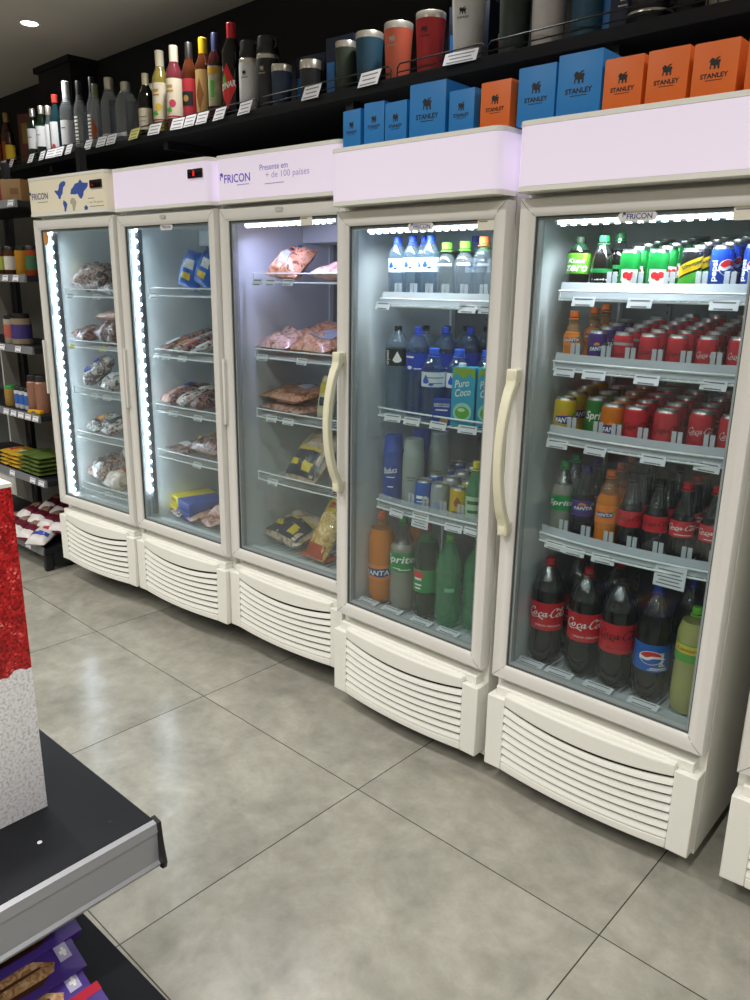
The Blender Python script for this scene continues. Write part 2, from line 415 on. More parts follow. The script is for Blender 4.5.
# ------------------------------------------------------------------ coolers
W = .67
FR = {1: (0, 0, .05749, .0485), 2: (.66902, .05179, .03452, .0443), 3: (1.33759, .09625, .02486, .0448), 4: (2.01367, .06108, -.02385, 0), 5: (2.71983, .04553, 0, 0), 6: (3.475, .04, .06, 0)}
def fp(i, lx, ly, z):
    x, y, q, dz = FR[i]; c, s = math.cos(q), math.sin(q)
    return Vector((x + lx * c - ly * s, y + lx * s + ly * c, z + dz))
ZH0, ZH1 = 1.827, 1.9985
def rounded_plan(x0, x1, y0, y1, r, n=6):
    p = []
    for cx, cy, a0 in ((x0 + r, y0 + r, PI), (x1 - r, y0 + r, 1.5 * PI)):
        for k in range(n + 1):
            a = a0 + k * PI / 2 / n; p.append((cx + r * math.cos(a), cy + r * math.sin(a)))
    return p + [(x1, y1), (x0, y1)]
def sag(x): return max(0, 1 - ((x - .335) / .272) ** 2)
XS = [.063 + .544 * k / 24 for k in range(25)]
def sweep(mb, poly, mi=0, xs=XS, cap=True, b=.02):
    """a section carried along the bowed front; third value: how far that corner dips in the middle"""
    n = len(poly); i0 = len(mb.v)
    for x in xs:
        for q in poly: mb.v.append((x, q[0] - b * sag(x), q[1] - (q[2] if len(q) > 2 else 0) * sag(x)))
    for i in range(len(xs) - 1):
        for k in range(n):
            mb.f.append([i0 + i * n + k, i0 + (i + 1) * n + k, i0 + (i + 1) * n + (k + 1) % n, i0 + i * n + (k + 1) % n]); mb.m.append(mi)
    if cap:
        mb.f.append([i0 + k for k in range(n)]); mb.m.append(mi); mb.f.append([i0 + (len(xs) - 1) * n + k for k in range(n)]); mb.m.append(mi)
def ring_loops(mb, loops, mi=0):
    """mitred rectangular frame through (inset, y) stations; outer rectangle x0..x1, z0..z1"""
    x0, x1, z0, z1 = 0.0, W, .383, 1.815
    b = len(mb.v)
    for ins, y in loops:
        mb.v += [(x0 + ins, y, z0 + ins), (x1 - ins, y, z0 + ins), (x1 - ins, y, z1 - ins), (x0 + ins, y, z1 - ins)]
    n = len(loops)
    for i in range(n):
        j = (i + 1) % n
        for k in range(4):
            mb.f.append([b + 4 * i + k, b + 4 * i + (k + 1) % 4, b + 4 * j + (k + 1) % 4, b + 4 * j + k]); mb.m.append(mi)
def badge_shape(w, h, n=8):
    r = h / 2
    p = [(w / 2 - r + r * math.cos(a), r * math.sin(a)) for a in [-PI / 2 + PI * k / n for k in range(n + 1)]]
    p += [(-w / 2 + r + r * math.cos(a), r * math.sin(a)) for a in [PI / 2 + PI * k / n for k in range(n + 1)]]
    return p
NAVY = pm('navy_ink', '#2a2f78', .5); PURPLE = pm('violet_ink', '#6a52cf', .5); FAINT = pm('faint_violet_ink', '#b3a6d8', .6); BLUEINK = pm('map_blue_ink', '#3553a4', .5); GREYINK = pm('map_grey_ink', '#b5ab98', .6)
def fricon_logo(mb, cx, y, cz, w, mi=0):
    h = w * .17
    on_plane(mb, sh_move(textfit('FRICON', w * .84, h, 0, .012), cx + w * .08, cz), (0, y, 0), X, Z, mi)
    c = (cx - w * .43, cz + h * .45); r = w * .055
    pts = [(c[0] + r * math.cos(a), c[1] + r * math.sin(a)) for a in [rad(t) for t in range(-60, 181, 20)]] + [(c[0] - r * .2, c[1] - r * .2)]
    on_plane(mb, poly2(pts), (0, y, 0), X, Z, mi)
    on_plane(mb, poly2([(c[0] - r, c[1] - r * .2), (c[0] - r * .4, c[1] - r * .3), (c[0] - r * .55, c[1] - r * 1.9), (c[0] - r * .95, c[1] - r * 1.5)]), (0, y, 0), X, Z, mi)
def tag_card(name, parent, lx, y, z, w=.066, h=.026, mat=None, rows=2, tilt=-.25, rz=0):
    mb = MB(); mb.box(-w / 2, -.0008, -h / 2, w / 2, .0008, h / 2, 0)
    for k in range(rows):
        ww = w * (.8 if k % 2 == 0 else .66)
        on_plane(mb, rect2(ww, h * .5 / rows * .5, 0, h * (.26 - .62 * k / max(1, rows - 1) if rows > 1 else 0)), (0, -.0012, 0), X, Z, 1)
    o = mb.build(name, [mat or PAPER, PRINT], parent); o.location = (lx, y, z); o.rotation_euler = (tilt, 0, rz)
    return o
CO = {}; SHELF = {}
def bulge(x, b): return -b * max(0, 1 - ((x - .335) / .285) ** 2)
def wire_shelf(root, z, depth=.46, b=.03, x0=.055, x1=.615, y0=.092, rail=.022, tray=False, cols=(), tilt=0):
    mb = MB(); y1 = y0 + depth
    xs = [x0 + (x1 - x0) * k / 20 for k in range(21)]
    for dz in (-.004, rail):
        mb.tube([(x, y0 + bulge(x, b), z + dz) for x in xs], .0032, 6)
    for x in (x0, x1): mb.tube([(x, y0, z + rail), (x, y0, z - .004)], .003, 6)
    mb.tube([(x0, y1, z - .004), (x1, y1, z - .004)], .003, 6)
    for k in range(1, 20): mb.tube([(xs[k], y0 + bulge(xs[k], b), z - .002), (xs[k], y1, z - .002)], .0016, 4)
    for x in (x0, x1): mb.tube([(x, y0, z - .004), (x, y1, z - .004)], .003, 6)
    tt = math.tan(rad(tilt))
    def lean(b_):
        b_.v = [(v[0], v[1], v[2] + max(0, v[1] - y0) * tt) for v in b_.v]
    lean(mb)
    o = mb.build('wire_shelf', WIREW, root)
    if tray:
        t = MB(); N = len(xs)
        bpoly = [(x, y0 + .003 + bulge(x, b)) for x in xs]
        # a milky front lip with upright fingers between the columns
        for k in range(N - 1):
            (xa, ya), (xb, yb) = bpoly[k], bpoly[k + 1]
            t.add([(xa, ya, z), (xb, yb, z), (xb, yb + .01, z + .042), (xa, ya + .01, z + .042), (xa, ya + .0125, z + .042), (xb, yb + .0125, z + .042), (xb, yb + .0025, z), (xa, ya + .0025, z)], [(0, 1, 2, 3), (3, 2, 5, 4), (4, 5, 6, 7)])
        for x in cols:
            yy = y0 + .02 + bulge(x, b)
            for d in (-.014, .002): t.box(x + d, yy, z, x + d + .012, yy + .004, z + .07)
            t.box(x - .001, yy + .004, z, x + .001, y1 - .04, z + .012)
        lean(t); t.build('divider_tray', TRAYC if tray == 2 else TRAY, o)
    return o
def make_cooler(i, label, sign, handle, led, shelves, extra=None):
    x, y, q, dz = FR[i]
    root = thing('display_cooler', label, 'cooler', (x, y, dz), q, 'white display coolers along the wall')
    CO[i] = root; root.scale = (.996, 1, 1); root.location.x += .0013
    # cabinet: shell, liner
    c = MB()
    for xx in (0, W - .045): c.box(xx, .06, .05, xx + .045, .66, ZH0 + .01)
    c.box(.045, .61, .05, W - .045, .66, ZH0 + .01); c.box(.045, .06, ZH0 - .05, W - .045, .61, ZH0 + .01); c.box(.045, .06, .30, W - .045, .61, .405)
    c.build('cabinet', WHITE, root)
    l = MB(); a, b_, y0, y1, z0, z1 = .0455, W - .0455, .061, .6085, .4055, 1.7765
    l.add([(a, y0, z0), (b_, y0, z0), (b_, y1, z0), (a, y1, z0), (a, y0, z1), (b_, y0, z1), (b_, y1, z1), (a, y1, z1)], [(0, 1, 2, 3), (4, 5, 6, 7), (0, 3, 7, 4), (1, 2, 6, 5)])
    bk = MB().add([(a, y1, z0), (b_, y1, z0), (b_, y1, z1), (a, y1, z1)], [(0, 1, 2, 3)]); bk.box(a, .55, z0, b_, .6085, z0 + .001); bk.build('back_panel', pm('grey_back_sheet', '#73787c', .4, metal=.3, var=.08, scale=3), root)
    for xx in (.046, W - .054): l.box(xx, .585, z0, xx + .008, .608, z1)
    bk = MB()
    for xx in (.2, .46): bk.box(xx, .598, z0 + .05, xx + .02, .608, z1 - .05)
    bk.build('shelf_standard', pm('grey_back_sheet', '#73787c'), root)
    l.box(.05, .42, z1 - .07, W - .05, .6, z1 - .002)      # evaporator cover
    lo = l.build('liner', LINER, root)
    sl = MB()
    for k in range(52):
        for xx in (.21, .47): sl.box(xx - .002, .5975, .5 + k * .024, xx + .002, .598, .509 + k * .024)
    sl.build('slot_strip', DARK, lo)
    # floor rack
    r = MB()
    for k in range(20): xx = .06 + .55 * k / 19; r.tube([(xx, .08, .425), (xx, .59, .425)], .002, 4)
    r.box(.05, .075, .406, W - .05, .105, .43)
    r.build('floor_rack', TRAY if i >= 4 else LINER, root)
    # header light box
    HY = -.008 if i < 4 else -.03
    h = MB(); pl = rounded_plan(.004, W - .004, HY, .30, .03)
    h.prism(pl, 'xy', ZH0, ZH0 + .012); h.prism(pl, 'xy', ZH1 - .012, ZH1)
    h.prism(rounded_plan(.009, W - .009, HY + .005, .298, .03), 'xy', ZH0 + .012, ZH1 - .012)
    hd = h.build('sign_box', WHITE, root)
    fp_ = rounded_plan(.0052, W - .0052, HY + .0015, .2, .03); fp_ = [fp_[-1]] + fp_[:-1]
    fpz = [p for p in fp_]
    s = MB(); n = len(fpz)
    s.add([(p[0], p[1], ZH0 + .013) for p in fpz] + [(p[0], p[1], ZH1 - .013) for p in fpz], [[k, k + 1, n + k + 1, n + k] for k in range(n - 1)])
    face = s.build('sign_face', SIGNCREAM if sign == 'map' else SIGNLIT, hd)
    YS = HY + .0008
    if sign == 'map':
        m = MB(); fricon_logo(m, .105, YS, 1.915, .17)
        m.build('lettering', NAVY, hd)
        m = MB()
        K = [(.0, .62), (.05, .66), (.09, .62), (.13, .68), (.16, .86), (.22, .95), (.31, .98), (.36, .92), (.33, .8), (.28, .75), (.25, .6), (.24, .5), (.19, .42), (.17, .3), (.12, .3), (.1, .42), (.06, .5)]
        def mp(P): return [(.25 + p[0] * .28, 1.862 + p[1] * .11) for p in P]
        on_plane(m, poly2(mp(K)), (0, YS, 0), X, Z, 0)
        on_plane(m, poly2(mp([(.25, .24), (.32, .18), (.36, .06), (.32, -.1), (.29, -.3), (.26, -.3), (.26, -.05), (.23, .1)])), (0, YS, 0), X, Z, 0)
        on_plane(m, poly2(mp([(.47, .44), (.5, .62), (.56, .7), (.62, .82), (.72, .86), (.78, .98), (.84, .84), (1.0, .8), (.97, .66), (.92, .58), (.86, .5), (.84, .36), (.78, .22), (.72, .3), (.68, .44), (.6, .42), (.53, .44)])), (0, YS, 0), X, Z, 0)
        on_plane(m, poly2(mp([(.84, -.1), (.9, -.02), (.95, -.12), (.92, -.24), (.85, -.2)])), (0, YS, 0), X, Z, 0)
        on_plane(m, poly2(mp([(.45, .2), (.5, .3), (.58, .28), (.63, .12), (.58, -.1), (.55, -.28), (.51, -.18), (.5, .04), (.45, .08)])), (0, YS, 0), X, Z, 1)
        m.build('world_map_print', [BLUEINK, GREYINK], hd)
        m = MB(); on_plane(m, sh_move(textfit('+ de 70 países', .12, .012), .575, 1.868), (0, YS, 0), X, Z, 0)
        on_plane(m, rect2(.11, .003, .585, 1.852), (0, YS, 0), X, Z, 0); on_plane(m, rect2(.05, .003, .545, 1.886), (0, YS, 0), X, Z, 0)
        on_plane(m, rect2(.09, .003, .14, 1.888), (0, YS, 0), X, Z, 0)
        m.build('slogan', pm('small_grey_ink', '#8f887c', .6), hd)
    if sign == 'slogan':
        m = MB(); fricon_logo(m, .123, YS, 1.914, .175); m.build('lettering', PURPLE, hd)
        m = MB(); on_plane(m, sh_move(textfit('Presente em', .146, .02, 0, .004), .337, 1.940), (0, YS, 0), X, Z, 0); m.build('slogan', pm('pale_violet_ink', '#8c7ccf', .6), hd)
        m = MB(); on_plane(m, sh_move(textfit('+ de 100 países', .222, .028), .406, 1.910), (0, YS, 0), X, Z, 0); on_plane(m, rect2(.1, .003, .34, 1.884), (0, YS, 0), X, Z, 0); on_plane(m, rect2(.07, .003, .17, 1.89), (0, YS, 0), X, Z, 0)
        m.build('slogan', FAINT, hd)
    if sign in ('map', 'display'):
        d = MB(); d.box(.548, -.014, 1.926, .636, -.006, 1.96, bev=.003); dd = d.build('temperature_display', pm('display_black', '#0e0d0f', .15), hd)
        d = MB()
        if sign == 'display':
            on_plane(d, sh_move(textfit('8', .011, .02), .588, 1.943), (0, -.0145, 0), X, Z, 0); d.build('digit', glow('red_digit', '#ff2a2a', 1.6, False), dd)
        else:
            on_plane(d, rect2(.02, .008, .57, 1.938), (0, -.0145, 0), X, Z, 0); d.build('digit', glow('dim_red_digit', '#b01c1c', .5, False), dd)
    # door
    d = MB(); ring_loops(d, [(0, .055), (0, .018), (.004, .0115), (.02, .0095), (.036, .0115), (.047, .02), (.047, .055)])
    door = d.build('door', FRAME, root)
    g = MB()
    for zx, sx in ((0.383, 1), (1.815, -1)):
        for xx, dxs in ((0, 1), (W, -1)):
            p0 = Vector((xx + dxs * .003, .0088, zx + sx * .003)); p1 = Vector((xx + dxs * .046, .0088, zx + sx * .046)); nn = Vector((sx, 0, -dxs)).normalized() * .0006
            pm_ = (p0 + p1) / 2 - Y * .0004
            g.add([(p0 + nn + Y * .0025)[:], (p0 - nn + Y * .0025)[:], (pm_ - nn)[:], (pm_ + nn)[:], (p1 - nn + Y * .0065)[:], (p1 + nn + Y * .0065)[:]], [(0, 1, 2, 3), (3, 2, 4, 5)])
    g.build('mitre_joint', GASKET, door)
    k = MB(); ring_loops(k, [(.0468, .024), (.0468, .03), (.0505, .03), (.0505, .024)]); k.build('gasket', GASKET, door)
    k = MB(); ring_loops(k, [(.0468, .0305), (.0468, .056), (.0575, .056), (.0575, .0305)]); k.build('spacer', SPACER, door)
    gl = MB()
    for yy in (.026, .042): gl.box(.048, yy, .431, W - .048, yy + .003, 1.767)
    gl.build('glass_pane', GLASS, door)
    if handle:
        m = MB(); pts = []; zt, zb = 1.360, .866
        N = 24; rings = []
        for t in range(N + 1):
            f = t / N; z = zt + (zb - zt) * f
            bow = 0 if f < .08 or f > .92 else math.sin(PI * (f - .08) / .84) ** .7
            yy = -.012 - .05 * bow; hw = .0165 - .003 * bow; th = .012
            b0 = len(m.v); m.v += [(.028 - hw, yy - th, z), (.028 + hw, yy - th, z), (.028 + hw, yy + th, z), (.028 - hw, yy + th, z)]; rings.append(b0)
        for a_, b2 in zip(rings, rings[1:]):
            for kk in range(4): m.f.append([a_ + kk, a_ + (kk + 1) % 4, b2 + (kk + 1) % 4, b2 + kk]); m.m.append(0)
        m.f.append([0, 1, 2, 3]); m.m.append(0); m.f.append([rings[-1] + kk for kk in range(4)]); m.m.append(0)
        m.box(.014, -.002, zt - .04, .042, .012, zt); m.box(.014, -.002, zb, .042, .012, zb + .04)
        ho = m.build('handle', CREAM, door, 50)
        bv = ho.modifiers.new('soft', 'BEVEL'); bv.width = .004; bv.segments = 2
        for za in (zt - .032, zb + .006): MB().box(.017, -.0255, za, .039, -.0235, za + .026, bev=.0008).build('screw_cover', CREAM, ho)
    elif i < 6:
        m = MB(); m.box(.004, -.004, .97, .018, .014, 1.24, bev=.003); m.build('handle', FRAME, door)
    # sticker badges on the glass
    if i in (2, 4, 5):
        bx = {2: .345, 4: .35, 5: .332}[i]; m = MB()
        m.prism([(bx + p[0], 1.757 + p[1]) for p in badge_shape(.1 if i > 2 else .085, .024)], 'xz', .0235, .0255); bo = m.build('badge', pm('badge_white', '#dcd9d6', .4), door)
        m = MB(); fricon_logo(m, bx, .0228, 1.757, .078 if i > 2 else .06); m.build('lettering', NAVY, bo)
    if i in (3, 4, 5):
        sx0 = {3: .44, 4: .563, 5: .562}[i]
        m = MB(); m.box(sx0, .0238, 1.738, sx0 + .058, .0255, 1.768); on_plane(m, rect2(.03, .003, sx0 + .02, 1.762), (0, .0232, 0), X, Z, 1); m.build('energy_sticker', [pm('sticker_cream', '#d9d4c4', .5), PRINT], door)
    if i in (2, 3):
        m = MB(); m.prism([(.345 + p[0], 1.797 + p[1]) for p in badge_shape(.04, .014)], 'xz', .006, .012); m.build('badge', pm('badge_grey', '#b9b9b4', .35), door)
    if i == 1:
        m = MB(); m.prism([(.083 + .022 * math.cos(2 * PI * k / 20), 1.728 + .03 * math.sin(2 * PI * k / 20)) for k in range(20)], 'xz', .0235, .0255); m.build('round_sticker', pm('orange_sticker', '#c4853f', .5), door)
    # grille at the foot
    g = MB()
    for a_, b2 in ((0, .063), (.607, W)):
        g.prism([(a_, .07), (b2, .07), (b2, .322), (a_, .322)], 'xz', 0, .06)
    g.box(.02, .018, .322, W - .02, .06, .352)
    sweep(g, [(0, .302, .022), (0, .335), (.004, .340), (.06, .340), (.06, .302, .022)])
    sweep(g, [(0, .07), (0, .100, .006), (.03, .100, .006), (.03, .07)])
    grl = g.build('grille', WHITE, root)
    bv = grl.modifiers.new('soft', 'BEVEL'); bv.width = .003; bv.segments = 2; bv.limit_method = 'ANGLE'
    s = MB()
    for k in range(7):
        z0 = .1035 + k * .0283; dp = .006 + .016 * k / 6
        sweep(s, [(-.001, z0 + .0005, dp), (-.001, z0 + .0035, dp), (.007, z0 + .0195, dp + .002), (.012, z0 + .0185, dp + .002), (.004, z0 + .0005, dp)])
    s.build('louver', WHITE, grl)
    s = MB(); sweep(s, [(.022, .095), (.022, .3), (.026, .3), (.026, .095)]); s.build('grille_backing', DARK, grl)
    # feet
    for fx in (.07, W - .07):
        for fy in (.22, .6):
            MB().lathe([(0, .06), (.016, .06), (.016, .02 - dz), (.024, .012 - dz), (.024, -dz), (0, -dz)], 14, (fx, fy, 0)).build('foot', BLACKM, root)
    MB().box(.05, .14, .055, W - .05, .6, .3).build('compressor_bay', DARK, root)
    # light
    if led == 'top':
        m = MB(); m.box(.085, .066, 1.747, .575, .09, 1.776); bar = m.build('led_bar', pm('led_housing', '#dfe3ea', .4), root)
        m = MB(); m.box(.09, .0655, 1.750, .57, .0735, 1.7585); m.build('diffuser', LEDM, bar)
        m = MB()
        for k in range(15): m.box(.1 + .031 * k, .065, 1.745, .112 + .031 * k, .073, 1.749)
        m.build('diode', LEDDOT, bar)
        a_ = area('led_lamp', (0, 0, 0), (rad(24), 0, 0), .42, .02, {4: 2.2, 5: 2.6}.get(i, 2.1), (.9, .94, 1) if i > 3 else (.60, .58, 1), 'RECTANGLE', 125 if i > 3 else 150)
        a_.parent = root; a_.location = (.33, .083, 1.742)
    elif led == 'side':
        m = MB(); m.box(.056, .068, .45, .072, .09, 1.765); bar = m.build('led_bar', pm('grey_led_channel', '#7d8288', .4), root)
        m = MB()
        nd_ = 30 if i == 1 else 27
        zlo = .455 if i == 1 else .575
        for k in range(nd_):
            z0 = zlo + (1.755 - zlo) * k / (nd_ - 1); m.prism([(.064 + .0048 * math.cos(t), z0 + .006 * math.sin(t)) for t in [2 * PI * j / 6 for j in range(6)]], 'xz', .0635, .068)
        m.build('diode', glow('led_diode_bright', '#dcebff', 330, True), bar)
        m = MB(); m.box(.0605, .0665, zlo, .0675, .068, 1.76); m.build('diffuser', glow('led_strip_base', '#dcebff', .35, False), bar)
        a_ = area('led_lamp', (0, 0, 0), (rad(90), 0, rad(-25)), .012, 1.25, 1.5 if i == 1 else 1.0, (.80, .91, 1))
        a_.parent = root; a_.location = (.074, .092, 1.1)
    # shelves
    for (z, kw) in shelves: SHELF.setdefault(i, []).append(wire_shelf(root, z, **kw))
    return root
S3 = dict(depth=.44, b=.01, rail=.03, x0=.105)
make_cooler(1, 'white glass-door cooler with cream world-map sign, beside the grocery rack', 'map', 0, 'side', [(z, S3) for z in (1.462, 1.215, .98, .75, .475)])
make_cooler(2, 'white glass-door meat cooler with blank lilac sign and red temperature digit', 'display', 0, 'side', [(z, S3) for z in (1.482, 1.215, .962, .746)])
make_cooler(3, 'white glass-door cooler of sausages with violet lettering on its lilac sign', 'slogan', 0, 'top', [(z, S3) for z in (1.545, 1.253, 1.01, .744)])
C4 = (.2, .27, .335, .40, .47, .54)
make_cooler(4, 'white drinks cooler of water bottles with blank lit sign and small coloured cartons on top', '', 1, 'top', [(1.52, dict(b=.02, rail=.02, tray=True, cols=C4, x0=.136)), (1.150, dict(b=.02, rail=.024, x0=.136)), (.818, dict(b=.02, rail=.024, x0=.136, tray=2, cols=(.285, .35, .425, .495), tilt=9))])
make_cooler(5, 'white cola cooler packed with red cans, biggest of the row, gap beside it', '', 1, 'top', [(1.555, dict(x0=.098, b=.015, rail=.02, tray=True, cols=(.245, .317, .4, .48, .547, .6), tilt=9)), (1.362, dict(x0=.098, b=.02, rail=.02, tray=True, cols=(.155, .25, .32, .393, .467, .54), tilt=9)), (1.155, dict(x0=.098, b=.025, rail=.02, tray=True, cols=(.165, .25, .305, .38, .47, .55), tilt=9)), (.850, dict(x0=.098, b=.03, rail=.02, tray=True, cols=(.168, .243, .315, .384, .457, .532, .6), tilt=7))])
make_cooler(6, 'white cooler showing only its lower corner past the gap beside the cola cooler', '', 0, '', [])
for i, k, lxs in ((5, 0, (.183, .345, .55)), (5, 1, (.14, .235, .385, .55)), (5, 2, (.135, .26, .425, .56)), (5, 3, (.155, .222, .315)), (4, 0, (.155, .505, .575)), (4, 1, (.215, .305, .415, .525)), (4, 2, (.245, .49, .56)),
                  (3, 0, (.13, .21, .31)), (3, 1, (.15, .38)), (3, 2, (.2, .3)), (3, 3, (.2,)), (2, 0, (.14,)), (2, 1, (.13, .21, .33)), (2, 2, (.24, .42)), (2, 3, (.4,)), (1, 0, (.15, .39)), (1, 2, (.3, .41)), (1, 4, (.36,))):
    z = [1.555, 1.362, 1.155, .85] if i == 5 else [1.52, 1.15, .818] if i == 4 else [1.545, 1.253, 1.01, .744] if i == 3 else [1.482, 1.215, .962, .746] if i == 2 else [1.462, 1.215, .98, .75, .475]
    for lx in lxs:
        tag_card('price_tag', SHELF[i][k], lx, .092 + bulge(lx, .03 if i > 3 else .01), z[k] - .003 - (.004 if i == 5 else 0), w=.068 if i > 3 else .06, rz=random.uniform(-.12, .12), tilt=-.3)
YELT = pm('yellow_tag', '#d8d36a', .6)
for lx in (.13, .4): tag_card('price_tag', SHELF[1][1], lx, .085, 1.212, w=.05, h=.024, mat=YELT)
tag_card('price_tag', SHELF[5][3], .505, .07, .838, w=.085, h=.062, rows=5, tilt=-.15)
tag_card('price_tag', SHELF[4][2], .345, .075, .812, w=.072, h=.06, rows=5, tilt=-.15)
for lx in (.1, .2, .33, .47): tag_card('price_tag', CO[5], lx, .082, .4365, w=.09, h=.03, tilt=-1.35)
for lx in (.1, .22, .36, .48): tag_card('price_tag', CO[4], lx, .082, .4365, w=.09, h=.03, tilt=-1.35)

# ------------------------------------------------------------------ bottles and cans
CLEAR = clearmat('clear_bottle', (.86, .89, .92), body=.10, bodycol='#b9c4cc', gloss=.07, rough=.05)
CLEARDK = clearmat('empty_neck_plastic', (.55, .57, .58), body=.12, bodycol='#6d7070', gloss=.16, rough=.08)
WATER = clearmat('water_in_bottle', (.72, .80, .88), body=.16, bodycol='#8fa6b8', gloss=.07, rough=.04)
WATERB = clearmat('water_in_blue_bottle', (.42, .58, .82), body=.22, bodycol='#49699c', gloss=.07, rough=.04)
GREENB = clearmat('green_bottle_plastic', (.28, .66, .42), body=.36, bodycol='#55b07c', gloss=.07, rough=.05)
COLAL = pm('cola_liquid', '#120e0c', .09, spec=.6, var=.15)
ORANGEL = pm('orange_soda_liquid', '#d4791e', .09, var=.05); LEMONL = pm('cloudy_lemon_liquid', '#a8a463', .12, var=.05)
PALEL = clearmat('clear_soda', (.72, .72, .68), body=.42, bodycol='#c4c2b4', gloss=.07, rough=.05)
DKGREENL = pm('dark_green_bottle', '#1d3325', .07, var=.1); GRAPEL = pm('grape_soda_liquid', '#1f1722', .08)
CAPS = {}
def capm(c): return pm('cap_' + c.strip('#'), c, .4, var=.02)
def prof_r(prof):
    def f(z):
        for a, b in zip(prof, prof[1:]):
            if min(a[1], b[1]) <= z <= max(a[1], b[1]) and abs(b[1] - a[1]) > 1e-6:
                return a[0] + (b[0] - a[0]) * (z - a[1]) / (b[1] - a[1])
        return prof[0][0]
    return f
def bottle(root, prof, mats, cap, label=None, prints=(), petal=.12, pz=.03, n=26, ring=True):
    """prof with material bands -> body, cap, label (> lettering) as parts of root"""
    MB().lathe(prof, n, petal=petal, pz=pz).build('body', mats, root)
    if cap:
        r, z0, z1, col = cap[:4]
        m = MB(); m.lathe([(0, z0), (r, z0), (r, z1 - .002), (r - .0015, z1), (0, z1)], 18)
        if ring: m.lathe([(r * .9, z0 - .008), (r * 1.25, z0 - .007), (r * 1.25, z0 - .005), (r * .9, z0 - .004)], 18)
        m.build('cap', col if not isinstance(col, str) else capm(col), root)
    lb = None
    if label:
        rf = prof_r(prof); z0, z1, mat = label[:3]; m = MB()
        zs = [z0 + (z1 - z0) * k / 6 for k in range(7)]
        m.lathe([(rf(z) + .0006, z) for z in zs], n + 6); lb = m.build('label', mat, root)
    for name, shapes, mat in prints:
        m = MB(); rf = prof_r(prof)
        for sh, z, phi, lift in shapes: on_cyl(m, sh, rf, z, phi, 0, lift)
        m.build(name, mat, lb or root)
    return root
REDL = pm('cola_red_label', '#c8202c', .4, var=.03); REDDK = pm('dark_lettering_on_red', '#4a0d12', .5)
def cola_big(label, black=False):
    t = thing('soda_bottle', label, 'bottle')
    prof = [(0, .006, 0), (.03, 0, 0), (.044, .004, 0), (.0515, .03, 0), (.0525, .07, 0), (.0495, .095, 0), (.0515, .116, 0), (.0515, .207, 0), (.052, .222, 0), (.0505, .244, 1), (.044, .268, 1), (.032, .294, 1), (.019, .314, 1), (.0138, .322, 1), (.0138, .326, 1), (0, .326, 1)]
    ink = REDDK if black else INKW
    pr = [('lettering', [(scl(COLA, .078, .112), .172, rad(2), .0012), (textfit('ZERO AÇÚCAR' if black else 'SABOR ORIGINAL', .05, .0055), .132, rad(6), .0012)], ink)]
    return bottle(t, prof, [COLAL, CLEARDK], (.0145, .324, .341, pm('black_cap', '#1c1a1a', .4) if black else '#d01f2a'), (.116, .207, REDL), pr)
def plain_big(name, label, liquid, cap, lab, prints, fill=.27, h=.345, r=.05, lz=(.10, .175), top=CLEARDK):
    t = thing(name, label, 'bottle')
    prof = [(0, .006, 0), (.03, 0, 0), (r * .88, .005, 0), (r, .032, 0), (r, .085, 0), (r * .965, lz[0] - .002, 0), (r * .985, lz[0], 0), (r * .985, lz[1], 0), (r, lz[1] + .012, 0), (r * .97, fill - .03, 0), (r * .8, fill, 1), (r * .55, h - .055, 1), (.02, h - .035, 1), (.0138, h - .022, 1), (.0138, h - .016, 1), (0, h - .016, 1)]
    prof = [q if j == 0 or q[1] > prof[j - 1][1] or j < 2 else (q[0], prof[j - 1][1] + .004, q[2]) for j, q in enumerate(prof)]
    return bottle(t, prof, [liquid, top], (.0145, h - .018, h, cap), (lz[0], lz[1], lab) if lab else None, prints)
def ramp(ly, z, t=9): return z + max(0, ly - .105) * math.tan(rad(t)) - .002
def lean_back(o, t=9):
    o.rotation_euler = (Matrix.Rotation(rad(-t * .25), 3, 'X') @ Euler(o.rotation_euler).to_matrix()).to_euler(); return o
def place(o, i, lx, ly, z, turn=28, t=0):
    o.location = fp(i, lx, ly, ramp(ly, z, t) if t else z); o.rotation_euler = (0, 0, rad(turn))
    return lean_back(o, t) if t else o
ORD = ['front', 'second', 'third', 'fourth', 'fifth', 'sixth', 'seventh', 'eighth']
BLUEL = pm('blue_label', '#1f5fb4', .4); GREENL = pm('green_label', '#1f8a45', .4); ORL = pm('orange_label', '#e8812c', .4)
def globe(r):
    """round soda emblem: white disc, red upper and blue lower wave"""
    w = disc2(r, 30)
    up = [(r * .92 * math.cos(a), r * .92 * math.sin(a)) for a in [rad(15 + 150 * k / 14) for k in range(15)]] + catmull([(-r * .86, r * .2), (-r * .4, r * .02), (r * .1, r * .28), (r * .86, r * .22)], 5)
    lo = [(r * .92 * math.cos(a), r * .92 * math.sin(a)) for a in [rad(200 + 140 * k / 14) for k in range(15)]] + catmull([(r * .86, -r * .1), (r * .2, -r * .05), (-r * .3, -r * .38), (-r * .86, -r * .28)], 5)
    return w, poly2(up), poly2(lo)
GRED = pm('emblem_red', '#d2232a', .4); GBLU = pm('emblem_blue', '#1c4fa8', .4); LEAF = pm('leaf_green', '#4fae3c', .45); DKBLUE = pm('patch_dark_blue', '#16307a', .4)
